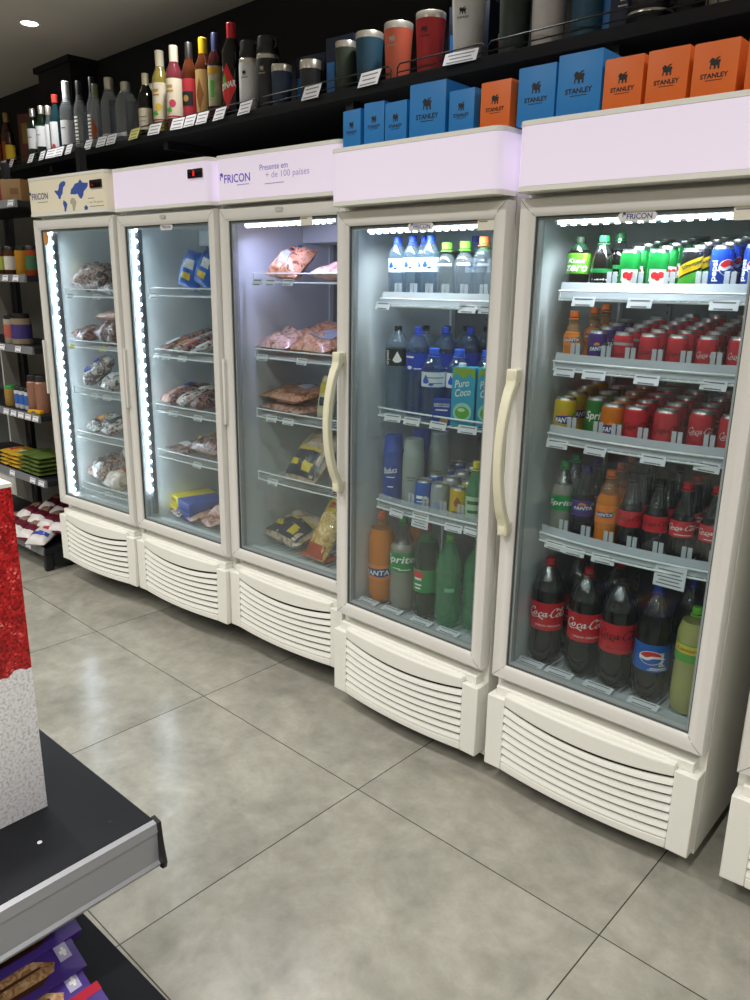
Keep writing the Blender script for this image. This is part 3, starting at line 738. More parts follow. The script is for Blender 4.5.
def fanta_prints(w, z, phi=rad(-4), letters=True):
    k = w
    pr = [('emblem_patch', [(poly2([(-k * .52, -k * .2), (-k * .5, k * .22), (k * .46, k * .3), (k * .54, -k * .12), (k * .2, -k * .26)]), z, phi, .0010)], DKBLUE),
          ('emblem_leaf', [(poly2([(k * .34, k * .28), (k * .5, k * .5), (k * .68, k * .46), (k * .6, k * .3)]), z, phi, .0013)], LEAF),
          ('emblem_fruit', [(disc2(k * .2, 20, -k * .05, k * .26), z, phi, .0008)], pm('fruit_orange', '#ef8a2a', .4))]
    pr.append(('lettering', [(([(x, y + x * .12) for x, y in textfit('FANTA', k * .96, k * .30, .1, .02)[0]], textfit('FANTA', 1, 1, .1, .02)[1]), z, phi, .0016)], INKW))
    return pr
# ---- bottom of the cola cooler
big = cola_big('two-litre cola bottle with red cap and red label, standing next to the door handle side')
place(big, 5, .106, .155, .43, 30)
o = dup(big, fp(5, .234, .16, .43), rad(31), 'two-litre cola bottle with red cap between the handle-side cola and the black-lettered one')
dup(big, fp(5, .15, .275, .43), rad(20), 'two-litre cola bottle half hidden behind the handle-side cola bottle on the cooler floor')
dup(big, fp(5, .275, .285, .43), rad(40), 'two-litre cola bottle in the rear row behind the second red-capped cola bottle')
zero = cola_big('two-litre cola bottle whose red label carries black lettering, on the cooler floor', True)
place(zero, 5, .352, .16, .418, 30); zero.location = fp(5, .342, .157, .43)
pp = plain_big('soda_bottle', 'two-litre cola bottle with blue label, round emblem and blue cap', COLAL, '#1d3fb0', BLUEL,
    [('emblem', [(globe(.021)[0], .138, rad(-12), .001)], INKW), ('emblem_wave', [(globe(.021)[1], .138, rad(-12), .0014)], GRED), ('emblem_base', [(globe(.021)[2], .138, rad(-12), .0014)], GBLU),
     ('lettering', [((rot2(textfit('pepsi', .042, .015, 0, .02)[0], PI / 2), textfit('pepsi', 1, 1, 0, .02)[1]), .134, rad(24), .001), (rect2(.03, .003), .106, rad(16), .001), (rect2(.036, .002), .101, rad(14), .001)], INKW)], fill=.262, lz=(.095, .178), h=.343)
place(pp, 5, .450, .157, .43, 31)
dup(pp, fp(5, .505, .275, .43), rad(50), 'blue-labelled cola bottle half hidden behind the other blue-labelled cola bottle')
lm = plain_big('soda_bottle', 'cloudy yellow-green lemon drink bottle with bright green cap by the door edge', LEMONL, '#63b82e', pm('lemon_band_yellow', '#e5c52a', .4),
    [('lettering', [(textfit('Limoneto', .06, .011, .1, .015), .2, rad(-16), .001)], pm('brown_ink', '#5a4a1c', .5)), ('green_band', [(rect2(.30, .026), .175, 0, .001)], pm('lemon_band_green', '#56a638', .4)), ('white_collar', [(rect2(.3, .004), .214, 0, .001)], LEAF)], fill=.275, h=.315, r=.045, lz=(.188, .212), top=clearmat('lemon_neck', (.75, .78, .6), body=.4, bodycol='#a6a870'))
place(lm, 5, .565, .145, .43, 34)
# ---- bottom of the water cooler
fz = plain_big('soda_bottle', 'two-litre orange soda bottle with orange cap in the bottom corner', ORANGEL, '#e5671f', ORL, fanta_prints(.062, .118, rad(-12)), fill=.283, lz=(.088, .148), top=clearmat('orange_neck', (.85, .7, .5), body=.3, bodycol='#c98a4a'))
place(fz, 4, .104, .15, .43, 30)
dup(fz, fp(4, .18, .27, .43), rad(10), 'orange soda bottle half hidden behind the front orange and clear bottles')
sp = plain_big('soda_bottle', 'clear two-litre lemon-lime soda bottle with green label and green cap', PALEL, '#1f9a52', GREENL,
    [('lettering', [(textfit('Sprite', .082, .036, .18, .02), .193, rad(-10), .001), (rect2(.02, .003), .162, rad(-22), .001), (rect2(.03, .003), .158, rad(16), .001)], INKW)], fill=.25, lz=(.148, .222), r=.047)
place(sp, 4, .209, .15, .43, 30)
ku = plain_big('soda_bottle', 'dark two-litre guarana bottle with pink-red cap and plain green label', DKGREENL, '#c23a4e', GREENL,
    [('emblem', [(disc2(.016, 20), .165, rad(-34), .001)], GRED), ('lettering', [(rect2(.02, .008), .15, rad(-34), .0013), (rect2(.02, .006), .128, rad(-34), .001), (rect2(.016, .006), .115, rad(-34), .001)], INKW)], fill=.285, lz=(.1, .185), r=.046, top=GREENB)
place(ku, 4, .319, .15, .43, 32)
gb = plain_big('soda_bottle', 'unlabelled translucent green soda bottle with lime cap in front of its twin', GREENB, '#58b030', None, [('print', [(rect2(.022, .014), .14, rad(10), .001)], pm('pale_green_print', '#79c493', .5))], fill=.255, h=.33, r=.047, top=GREENB)
place(gb, 4, .421, .15, .43, 30)
dup(gb, fp(4, .517, .185, .43), rad(30), 'translucent green bottle partly hidden by the door edge, beside the lime-capped one')

# ---- cans
def can_profile(r, h):
    return [(0, .003, 1), (r * .78, .003, 1), (r * .82, 0, 1), (r * .9, .004, 0), (r, .011, 0), (r, h - .015, 0), (r * .95, h - .0095, 1), (r * .86, h - .004, 1), (r * .87, h, 1), (r * .83, h, 1), (r * .80, h - .005, 1), (0, h - .005, 1)]
def can(label, r, h, mat, prints=()):
    t = thing('soda_can', label, 'can')
    MB().lathe(can_profile(r, h), 24).build('body', [mat, CANTOP], t)
    m = MB(); m.prism([(.009 * math.cos(2 * PI * k / 12), .003 + .013 * math.sin(2 * PI * k / 12)) for k in range(12)], 'xy', h - .0042, h - .0028); m.build('pull_tab', CANTOP, t)
    rf = prof_r(can_profile(r, h)[3:7])
    for name, shapes, mt in prints:
        mm = MB()
        for sh, z, phi, lift in shapes: on_cyl(mm, sh, rf, z, phi, 0, lift)
        mm.build(name, mt, t)
    return t
def canmat(name, c): return pm(name, c, .3, metal=.35, spec=.6, var=.05)
CRED = canmat('can_red', '#d0303c'); CGREEN = canmat('can_green', '#128a3c'); CYEL = canmat('can_yellow', '#d9b613'); COR = canmat('can_orange', '#e07a1c'); CPUR = canmat('can_purple', '#4b2a7c'); CBLUE = canmat('can_blue', '#1a47b8'); CGREY = canmat('can_grey', '#a9adb0'); CBLACK = canmat('can_black', '#141416'); CBLUE2 = canmat('can_sky_blue', '#1f5fc0')
SILV = pm('silver_lettering', '#d9c9c7', .4)
def cola_can(label, r, h, ink): return can(label, r, h, CRED, [('lettering', [(scl(([(y, -x) for x, y in COLA[0]] if False else COLA[0], COLA[1]), r * 2.15), h * .55, rad(2), .0008)], ink)])
def fill_column(proto, i, lx, z, n, pitch, col, shelf, what, y0=.139, first_turn=27, cooler='cola cooler', tilt=9):
    for k in range(n):
        yy = y0 + bulge(lx, .02) + k * pitch
        loc = fp(i, lx, yy, z + max(0, yy - .105) * math.tan(rad(tilt)) - .003)
        lab = f'{what}, {ORD[k]} in {col} column from handle side, {shelf}, {cooler}'.replace(' can column', ' column')
        tr = rad(first_turn + (0 if k == 0 else random.uniform(-50, 50)))
        if k == 0 and proto.get('fresh'):
            o_ = proto; proto.location = loc; proto['label'] = lab; del proto['fresh']
            proto['group'] = 'drink cans and bottles on the shelves'
        else: o_ = dup(proto, loc, tr, lab, 'drink cans and bottles on the shelves')
        o_.rotation_euler = (Matrix.Rotation(rad(-tilt * .4), 3, 'X') @ Matrix.Rotation(tr, 3, 'Z')).to_euler()
def fresh(o): o['fresh'] = 1; return o
# top shelf, cola cooler: slim cans
def emblem_guarana(r):
    return [('badge', [(rect2(r * 1.5, r * 1.15), .06, 0, .0007), (rect2(r * 1.2, r * .3, 0, -r * .7), .06, 0, .0007)], INKW), ('berry', [(disc2(r * .33, 16, -r * .28, 0), .06, 0, .0011), (disc2(r * .33, 16, r * .28, r * .05), .06, 0, .0011), (disc2(r * .2, 12, 0, -r * .3), .06, 0, .0011)], GRED)]
gcan = fresh(can('x', .0262, .127, CGREEN, emblem_guarana(.0262)))
ZA = 1.557
fill_column(gcan, 5, .281, ZA, 5, .057, 'first', 'top shelf', 'green guarana can')
fill_column(gcan, 5, .357, ZA, 6, .057, 'second', 'top shelf', 'green guarana can')
scan = fresh(can('x', .0262, .127, CBLACK, [('yellow_sash', [(poly2([(-.045, -.02), (.045, .025), (.045, .052), (-.045, .007)]), .068, 0, .0007)], CYEL), ('green_base', [(poly2([(-.045, -.05), (.045, -.05), (.045, .02), (-.045, -.022)]), .066, 0, .0006)], canmat('lime_green', '#4fae3a')), ('lettering', [((rot2(textfit('Schweppes', .05, .013, .1, .015)[0], .45), textfit('Schweppes', 1, 1, .1, .015)[1]), .086, 0, .0011)], INKK)]))
fill_column(scan, 5, .441, ZA, 6, .057, 'third', 'top shelf', 'yellow-sashed black can')
pcan = fresh(can('x', .0262, .132, CBLUE, [('emblem', [(globe(.02)[0], .078, rad(28), .0008)], INKW), ('emblem_wave', [(globe(.02)[1], .078, rad(28), .0011)], GRED), ('emblem_base', [(globe(.02)[2], .078, rad(28), .0011)], GBLU), ('lettering', [((rot2(textfit('pepsi', .05, .017, 0, .02)[0], PI / 2), textfit('pepsi', 1, 1, 0, .02)[1]), .07, rad(-38), .0008)], INKW)]))
fill_column(pcan, 5, .513, ZA, 5, .057, 'fourth', 'top shelf', 'blue cola can')
fill_column(pcan, 5, .588, ZA, 4, .057, 'fifth', 'top shelf', 'blue cola can', first_turn=0)
def small_bottle(label, liquid, cap, lab, prints, h=.235, r=.0325, fill=.16, lz=(.085, .13), top=CLEARDK):
    t = thing('soda_bottle', label, 'bottle')
    prof = [(0, .004, 0), (r * .6, 0, 0), (r * .9, .003, 0), (r, .02, 0), (r * .94, .06, 0), (r, lz[0] - .004, 0), (r, lz[1] + .004, 0), (r * .95, fill - .015, 0), (r * .8, fill, 1), (r * .52, fill + (h - fill) * .45, 1), (.0145, h - .035, 1), (.0125, h - .024, 1), (.0125, h - .014, 1), (0, h - .014, 1)]
    return bottle(t, prof, [liquid, top], (.0135, h - .016, h, cap), (lz[0], lz[1], lab), prints, petal=.1, pz=.02, n=22)
gz = small_bottle('dark guarana zero bottle with large green and yellow label beside the cooler wall', COLAL, pm('dark_cap', '#20301f', .4), pm('bright_green_label', '#5da42c', .4), [('lettering', [(textfit('zero', .04, .016, .25, .02), .075, rad(-10), .001), (textfit('Kuat', .03, .012, .25, .02), .095, rad(-10), .001)], INKW), ('yellow_flash', [(rect2(.006, .06), .085, rad(32), .001)], pm('flash_yellow', '#d8cf3a', .5))], h=.16, r=.032, fill=.125, lz=(.055, .115), top=DKGREENL)
place(gz, 5, .125, .135, ZA, 25, 9)
g2 = small_bottle('small dark soda bottle with green cap, front one beside the green cans', COLAL, '#1f8a44', GREENL, [('lettering', [(textfit('Kuat', .03, .014, .25, .02), .052, rad(-8), .001)], INKW), ('fruit_print', [(disc2(.006, 12, .016, -.006), .05, 0, .0008)], pm('flash_yellow', '#d8cf3a', .5))], h=.162, r=.0285, fill=.115, lz=(.03, .075))
place(g2, 5, .198, .13, ZA, 25, 9); lean_back(dup(g2, fp(5, .212, .2, ramp(.2, ZA)), rad(30), 'small dark soda bottle with green cap behind the front green-capped one'))
# second shelf
ZB = 1.364
fo = small_bottle('small orange soda bottle at the wall end of the second shelf', ORANGEL, '#e8721f', ORL, fanta_prints(.026, .075, rad(-4)), h=.155, r=.0245, fill=.098, lz=(.058, .09), top=clearmat('orange_neck', (.85, .7, .5), body=.3, bodycol='#c98a4a'))
place(fo, 5, .128, .13, ZB, 26, 9); lean_back(dup(fo, fp(5, .160, .19, ramp(.19, ZB)), rad(20), 'small orange soda bottle just behind the front orange one, second shelf')); lean_back(dup(fo, fp(5, .165, .25, ramp(.25, ZB)), rad(20), 'small orange soda bottle third back from the glass on the second shelf'))
R2, H2 = .0258, .108
pu = fresh(can('x', R2, H2, CPUR, fanta_prints(.036, .058, 0)))
fill_column(pu, 5, .208, ZB, 4, .056, 'first', 'second shelf', 'purple grape soda can')
sl = fresh(can('x', R2, H2, CRED, [('silver_band', [(rect2(.162, .03), .087, 0, .0006)], CGREY), ('lettering', [(scl(COLA, .05), .05, 0, .0008)], REDDK)]))
fill_column(sl, 5, .284, ZB, 5, .056, 'second', 'second shelf', 'silver-shouldered red can')
c2z = fresh(cola_can('x', R2, H2, REDDK)); c2 = fresh(cola_can('x', R2, H2, SILV))
fill_column(c2z, 5, .357, ZB, 6, .056, 'third', 'second shelf', 'red cola can')
fill_column(c2z, 5, .431, ZB, 6, .056, 'fourth', 'second shelf', 'red cola can')
fill_column(c2, 5, .505, ZB, 6, .056, 'fifth', 'second shelf', 'red cola can')
fill_column(c2, 5, .579, ZB, 6, .056, 'sixth', 'second shelf', 'red cola can')
# third shelf
ZC = 1.157; R3, H3 = .0322, .121
yc = fresh(can('x', R3, H3, CYEL, fanta_prints(.046, .055, 0)))
fill_column(yc, 5, .122, ZC, 4, .067, 'first', 'third shelf', 'yellow soda can')
gc = fresh(can('x', R3, H3, CGREEN, [('lettering', [(textfit('Sprite', .056, .03, .2, .02), .066, 0, .0008)], INKW)]))
fill_column(gc, 5, .207, ZC, 3, .067, 'second', 'third shelf', 'green lemon-lime can', y0=.175)
oc = fresh(can('x', R3, H3, COR, fanta_prints(.046, .05, 0)))
fill_column(oc, 5, .274, ZC, 4, .067, 'third', 'third shelf', 'orange soda can')
c3z = fresh(cola_can('x', R3, H3, REDDK)); c3 = fresh(cola_can('x', R3, H3, SILV))
fill_column(c3z, 5, .342, ZC, 5, .067, 'fourth', 'third shelf', 'red cola can')
fill_column(c3z, 5, .424, ZC, 4, .067, 'fifth', 'third shelf', 'red cola can')
fill_column(c3, 5, .508, ZC, 4, .067, 'sixth', 'third shelf', 'red cola can', y0=.158)
fill_column(c3, 5, .59, ZC, 4, .067, 'seventh', 'third shelf', 'red cola can')
# fourth shelf: small bottles
ZD = .852
b1 = fresh(small_bottle('x', PALEL, '#2a9a4c', GREENL, [('lettering', [(textfit('Sprite', .05, .021, .18, .02), .11, rad(-2), .001)], INKW)], lz=(.088, .135), fill=.165))
b2 = fresh(small_bottle('x', GRAPEL, '#4c2f7a', pm('purple_label', '#4a2a78', .4), fanta_prints(.034, .112, rad(-4)), lz=(.088, .135), fill=.15))
b3 = fresh(small_bottle('x', ORANGEL, '#e8721f', ORL, fanta_prints(.03, .108, rad(-18)), lz=(.083, .135), fill=.165, top=clearmat('orange_neck', (.85, .7, .5), body=.3, bodycol='#c98a4a')))
b4 = fresh(small_bottle('x', COLAL, pm('black_cap', '#1c1a1a', .4), REDL, [('lettering', [(scl(COLA, .052), .112, 0, .001)], REDDK)], lz=(.088, .133), fill=.155))
b5 = fresh(small_bottle('x', COLAL, '#d01f2a', REDL, [('lettering', [(scl(COLA, .056), .114, rad(-4), .001), (rect2(.03, .002), .095, 0, .001)], INKW)], lz=(.088, .133), fill=.15))
for pr, lx, col, what, n in ((b1, .134, 'first', 'green-labelled clear bottle', 2), (b2, .208, 'second', 'purple grape soda bottle', 2), (b3, .284, 'third', 'orange soda bottle', 3), (b4, .353, 'fourth', 'black-capped cola bottle', 3), (b4, .426, 'fifth', 'black-capped cola bottle', 3), (b5, .498, 'sixth', 'red-capped cola bottle', 3), (b5, .575, 'seventh', 'red-capped cola bottle', 2)):
    fill_column(pr, 5, lx, ZD, n, .069, col, 'fourth shelf', what, y0=.143, tilt=7)

# ---- water cooler shelves
def water(label, h, r, cap, lab, prints, mat, lz, capr=.0135, dome=False):
    t = thing('water_bottle', label, 'bottle')
    prof = [(0, .005, 0), (r * .6, 0, 0), (r * .9, .003, 0), (r, .014, 0)]
    for k in range(1, 5): z = .014 + (lz[0] - .018) * k / 5; prof += [(r * .96, z, 0), (r, z + .006, 0)]
    prof += [(r, lz[0] - .003, 0), (r, lz[1] + .003, 0), (r * .98, lz[1] + .012, 0), (r * .85, lz[1] + (h - lz[1]) * .35, 0), (r * .5, lz[1] + (h - lz[1]) * .62, 0), (.0135, h - .03, 0), (.0125, h - .014, 0), (0, h - .014, 0)]
    prof = [q for j, q in enumerate(prof) if j == 0 or q[1] > prof[j - 1][1] - 1e-9 or j < 2]
    if dome:
        zs = h - .03 - r * 1.15
        prof = [(0, .005), (r * .7, 0), (r * .93, .004), (r, .014), (r, zs)] + [(max(r * math.cos(a), .0145), zs + r * 1.1 * math.sin(a)) for a in [PI / 2 * k / 8 for k in range(1, 8)]] + [(.0145, h - .016), (0, h - .016)]
    return bottle(t, prof, [mat], (capr, h - .02, h, cap), (lz[0], lz[1], lab) if lab else None, prints, petal=0, n=22)
def drop(k): return poly2([(0, k)] + [(k * .42 * math.cos(a), -k * .3 + k * .42 * math.sin(a)) for a in [rad(t) for t in range(30, -211, -20)]])
WL = pm('white_label', '#e6e9ee', .4); DROPB = pm('drop_blue', '#2458c8', .45)
dropprint = lambda z, k: [('drop_print', [(drop(k), z, rad(-30), .001), (disc2(k * .28, 12, 0, -k * .8), z, rad(-2), .001)], DROPB), ('small_print', [(rect2(k * 2, k * .18, 0, k * .4), z, rad(20), .001), (rect2(k * 1.5, k * .15, 0, -k * .6), z, rad(24), .001)], PRINT)]
w5 = water('half-litre water bottle with blue cap, first on the top shelf from the handle side', .215, .031, '#2450d8', WL, dropprint(.125, .013), WATER, (.102, .146))
place(w5, 4, .155, .145, 1.523, 27)
for k, (lx, ly, lab) in enumerate(((.216, .150, 'half-litre water bottle with blue cap, second on the top shelf from the handle side'), (.246, .175, 'half-litre water bottle with blue cap, third and set back on the top shelf'), (.300, .14, 'half-litre water bottle with blue cap, fourth, against the green-capped bottle'), (.39, .26, 'half-litre water bottle with blue cap behind the green-capped bottles'), (.47, .27, 'half-litre water bottle with blue cap behind the second front green cap'))):
    dup(w5, fp(4, lx, ly, 1.525), rad(27 + k * 3), lab)
w6 = water('round-shouldered clear flavoured water bottle with lime cap, first of two in front', .192, .031, '#6cc437', None, [('base_band', [(rect2(.15, .02), .02, 0, .001)], pm('lime_dark_band', '#7d9a2c', .5)), ('print', [(rect2(.03, .008), .125, 0, .001)], PAPER)], CLEAR, (.09, .13), capr=.0165, dome=True)
place(w6, 4, .362, .145, 1.523, 27)
for lx, ly, lab in ((.385, .215, 'lime-capped clear bottle behind and between the two front ones'), (.433, .145, 'round-shouldered clear flavoured water bottle with lime cap, next to the orange cap'), (.46, .215, 'lime-capped clear bottle standing behind the orange-capped one')):
    dup(w6, fp(4, lx, ly, 1.525), rad(27), lab)
w7 = water('clear flavoured water bottle with orange cap at the door edge', .206, .031, '#e8743a', None, [('base_band', [(rect2(.15, .022), .024, 0, .001)], pm('orange_band', '#d0662c', .5))], CLEAR, (.09, .13), capr=.0165, dome=True)
place(w7, 4, .505, .145, 1.523, 27)
ZB4 = 1.152
cr = water('large clear water bottle with black cap and black drop label', .298, .042, '#1d1d20', pm('black_label', '#16181a', .4), [('drop_print', [(drop(.022), .192, rad(14), .001), (disc2(.006, 12, .03, -.014), .192, rad(14), .001)], INKW), ('lettering', [((rot2(textfit('crystal', .048, .012, 0, .02)[0], PI / 2), textfit('crystal', 1, 1, 0, .02)[1]), .192, rad(-36), .001)], INKW)], WATER, (.165, .222))
place(cr, 4, .158, .152, ZB4, 24)
for lx, ly, lab in ((.205, .245, 'black-capped water bottle behind the black-labelled one'), (.255, .30, 'black-capped water bottle in the back, second from the cooler wall'), (.295, .36, 'black-capped water bottle in the back, third from the cooler wall'), (.34, .42, 'black-capped water bottle in the back, fourth from the cooler wall')):
    dup(cr, fp(4, lx, ly, ZB4), rad(10), lab)
bl = water('large water bottle with blue cap and deep blue label', .298, .040, '#2a56d8', pm('deep_blue_label', '#1f3fb0', .4), [('lettering', [(rect2(.02, .006, -.01, .01), .19, rad(-8), .001), (disc2(.006, 12), .165, rad(-30), .001), (rect2(.015, .003), .162, rad(12), .001)], INKW)], WATERB, (.155, .212))
place(bl, 4, .246, .156, ZB4, 26)
for lx, ly, lab in ((.292, .245, 'blue-capped large water bottle behind the white-labelled one'), (.335, .33, 'blue-capped large water bottle behind the carton of coconut water'), (.42, .36, 'blue-capped large water bottle in the back above the carton')):
    dup(bl, fp(4, lx, ly, ZB4), rad(20), lab)
dr = water('medium water bottle with domed blue cap and white drop label in front', .235, .040, '#2a62e0', WL, dropprint(.135, .018), WATERB, (.112, .16), capr=.017)
place(dr, 4, .342, .125, ZB4, 27)
dup(dr, fp(4, .418, .16, ZB4), rad(27), 'medium water bottle with domed blue cap hidden partly by the coconut carton'); dup(dr, fp(4, .5, .2, ZB4), rad(27), 'medium water bottle with domed blue cap behind the coconut carton')
def carton(name, label, w, d, h, mats, prints, cap=None, group=None, cat='carton', bev=.0025):
    t = thing(name, label, cat, group=group)
    MB().box(-w / 2, -d / 2, 0, w / 2, d / 2, h, bev=bev).build('body', mats, t)
    for nme, shapes, mat in prints:
        m = MB()
        for sh, o_, u in shapes: on_plane(m, sh, o_, u, Z)
        m.build(nme, mat, t)
    if cap: MB().lathe([(0, 0), (cap[0], 0), (cap[0], cap[1] - .002), (cap[0] - .002, cap[1]), (0, cap[1])], 16, (cap[2], 0, h)).build('cap', cap[3], t)
    return t
CYAN = pm('coconut_cyan', '#2aa3c4', .4); COCG = pm('coconut_green', '#5fae3a', .4)
def coco(label):
    t = carton('juice_carton', label, .074, .062, .185, CYAN, [
        ('leaf_print', [(poly2([(-.036, .15), (-.03, .184), (.036, .184), (.036, .15), (.02, .166), (.0, .15), (-.02, .168)]), (0, -.0316, 0), X), (poly2([(.0, .10), (.01, .12), (.025, .11), (.014, .095)]), (.0376, 0, .03), Y)], pm('leaf_olive', '#8fae30', .45)),
        ('lettering', [(([(x, y + x * .15) for x, y in textfit('Puro', .046, .024, .15, .012)[0]], textfit('Puro', 1, 1, .15, .012)[1]), (-.004, -.0318, .136), X), (([(x, y + x * .15) for x, y in textfit('Coco', .05, .024, .15, .012)[0]], textfit('Coco', 1, 1, .15, .012)[1]), (0, -.0318, .108), X)], INKW),
        ('halo_print', [(disc2(.03, 24, 0, .045), (0, -.0316, 0), X)], pm('pale_halo', '#9fd6c8', .5)),
        ('coconut_print', [(poly2([(.022 * math.cos(a) * (1.05), .043 + .02 * math.sin(a)) for a in [2 * PI * k / 20 for k in range(20)]]), (0, -.0319, 0), X)], COCG),
        ('coconut_flesh', [(poly2([(-.003 + .012 * math.cos(a), .052 + .006 * math.sin(a)) for a in [2 * PI * k / 16 for k in range(16)]]), (0, -.0322, 0), X)], pm('coconut_flesh', '#cfe3b2', .5))],
        cap=(.0125, .012, -.012, pm('white_cap', '#e9ecec', .4)))
    return t
co = coco('turquoise coconut water carton with white cap in front'); place(co, 4, .476, .12, ZB4, 22)
c_ = dup(co, fp(4, .545, .16, ZB4), rad(22), 'second turquoise coconut water carton, mostly hidden behind the door edge')
sb = carton('drink_carton', 'small dark blue carton with yellow print at the very front', .062, .04, .1, pm('carton_blue', '#1c3c96', .4), [('lettering', [(textfit('KERO COCO', .05, .012, 0, .02), (0, -.0206, .082), X), (rect2(.04, .004, 0, .066), (0, -.0206, 0), X)], INKW), ('fruit_print', [(disc2(.014, 16, .008, .03), (0, -.0206, 0), X)], pm('fruit_tan', '#d2a866', .5))])
place(sb, 4, .405, .1, ZB4 - .022, 24)
# lower shelf of the water cooler
ZC4 = .82
def tall(label, mat, prints):
    t = thing('tall_flask', label, 'flask')
    pf = [(0, 0), (.036, 0), (.0385, .004), (.0385, .15), (.037, .19), (.037, .2), (.034, .205), (.0335, .245), (.031, .252), (0, .252)]
    MB().lathe(pf, 28).build('body', mat, t)
    for nme, shapes, mt in prints:
        m = MB()
        for sh, z, phi, lift in shapes: on_cyl(m, sh, .0385, z, phi, 0, lift)
        m.build(nme, mt, t)
    return t
tb = tall('tall royal blue bottle with white script beside the cooler wall', pm('royal_blue', '#27489f', .35), [('lettering', [(([(x, y + .15 * x) for x, y in textfit('Baduca', .05, .022, .25, .01)[0]], textfit('Baduca', 1, 1, .25, .01)[1]), .13, rad(-4), .001), (rect2(.03, .003), .105, 0, .001), (rect2(.02, .004), .07, 0, .001), (rect2(.01, .005), .03, 0, .001)], INKW)])
place(tb, 4, .158, .142, ZC4, 26); lean_back(dup(tb, fp(4, .212, .225, ramp(.225, ZC4)), rad(26), 'tall royal blue bottle behind the front blue and grey bottles'))
tg = tall('tall pale grey bottle beside the tall blue one', pm('stone_grey', '#96a09d', .45), [('print', [(rect2(.03, .004), .12, 0, .001), (rect2(.02, .003), .11, 0, .001)], PRINT)])
place(tg, 4, .252, .142, ZC4, 26); lean_back(dup(tg, fp(4, .298, .222, ramp(.222, ZC4)), rad(26), 'tall grey bottle standing behind the front tall grey one'))
bc = fresh(can('x', .031, .121, CBLUE2, [('lettering', [(rect2(.036, .01), .06, 0, .0008), (rect2(.03, .003), .045, 0, .0008)], INKW)]))
fill_column(bc, 4, .316, ZC4 + .002, 4, .064, 'first', 'third shelf', 'blue tonic can', y0=.139, cooler='water cooler')
gy = fresh(can('x', .031, .121, CGREY, [('print', [(rect2(.035, .02), .045, 0, .0008)], pm('faint_blue_print', '#7f93b4', .5))]))
fill_column(gy, 4, .386, ZC4 + .002, 4, .064, 'second', 'third shelf', 'silver grey can', y0=.139, cooler='water cooler')
ye = fresh(can('x', .03, .121, CYEL, [('emblem', [(poly2([(-.01, .0), (0, .02), (.012, 0), (.006, -.014), (-.006, -.014)]), .07, 0, .0008)], pm('red_brown_ink', '#9c4a1e', .5)), ('lettering', [(rect2(.03, .008), .035, 0, .0008)], pm('brown_ink', '#5a4a1c', .5))]))
fill_column(ye, 4, .463, ZC4 + .002, 2, .064, 'third', 'third shelf', 'yellow tonic can', y0=.139, cooler='water cooler')
gn = thing('soda_bottle', 'small green bottle with yellow cap at the door edge, third shelf', 'bottle')
bottle(gn, [(0, .004), (.02, 0), (.028, .004), (.029, .06), (.029, .12), (.02, .16), (.012, .185), (.012, .2), (0, .2)], [GREENB], (.0135, .192, .214, '#d6c22a'), (.03, .1, pm('pale_green_label', '#a9c9a4', .5)), [('lettering', [(rect2(.03, .012), .08, 0, .001), (rect2(.026, .01), .05, 0, .001)], pm('dark_green_ink', '#27573a', .5))], petal=0)
place(gn, 4, .528, .125, ZC4 + .002, 26, 9)
jar = thing('storage_jar', 'big brown jar at the back of the third shelf behind the cans', 'jar')
MB().lathe([(0, 0), (.07, 0), (.074, .006), (.074, .17), (.06, .19), (0, .19)], 28).build('body', pm('jar_brown', '#5e4234', .3, var=.3, scale=30), jar)
MB().lathe([(.0746, .09), (.0746, .14)], 30).build('label', pm('jar_label', '#6f5a58', .5), jar)
place(jar, 4, .37, .47, ZC4, 0, 9); lean_back(dup(jar, fp(4, .53, .47, ramp(.47, ZC4)), 0, 'big brown jar at the back of the third shelf nearer the door edge'))

# ------------------------------------------------------------------ packs and bags in the food coolers
BEEF = mottle('vacuum_beef', ['#3c2022', '#7d5350', '#c9b0a6', '#6a4444', '#3a2628'], 26)
BEEFD = mottle('dark_vacuum_beef', ['#2c1a1e', '#5a3034', '#a87a72', '#40262a', '#251518'], 24)
PINKM = mottle('pink_meat', ['#8c5448', '#c79080', '#e2beb0', '#a8685c'], 20)
TRAYM = mottle('film_wrapped_tray', ['#e3dfdc', '#9a7a74', '#54484c', '#ece9e7', '#8a7470'], 24)
SAUS = mottle('sausage_links', ['#8c4a2c', '#b8754e', '#d0a080', '#7c3e28'], 26)
FISHP = mottle('mixed_print_pack', ['#6b2f30', '#c3a59a', '#dcd6d2', '#39403c', '#7a3030'], 24)
BLUEBAG = pm('blue_frozen_bag', '#1763cc', .28, var=.2, scale=14, coat=.5)
NAVYBAG = pm('navy_food_bag', '#20283c', .3, var=.25, scale=12, coat=.5); YELP = pm('bag_yellow', '#d8bc24', .4, var=.08)
CHICK = mottle('chicken_in_film', ['#b99a80', '#d6bfa8', '#8f7a66'], 14)
FRIES = mottle('fries_in_film', ['#b98030', '#e0ae58', '#f1d694', '#c08c3c'], 30)
TINT = pm('white_film', '#dfe0e4', .3, var=.05)
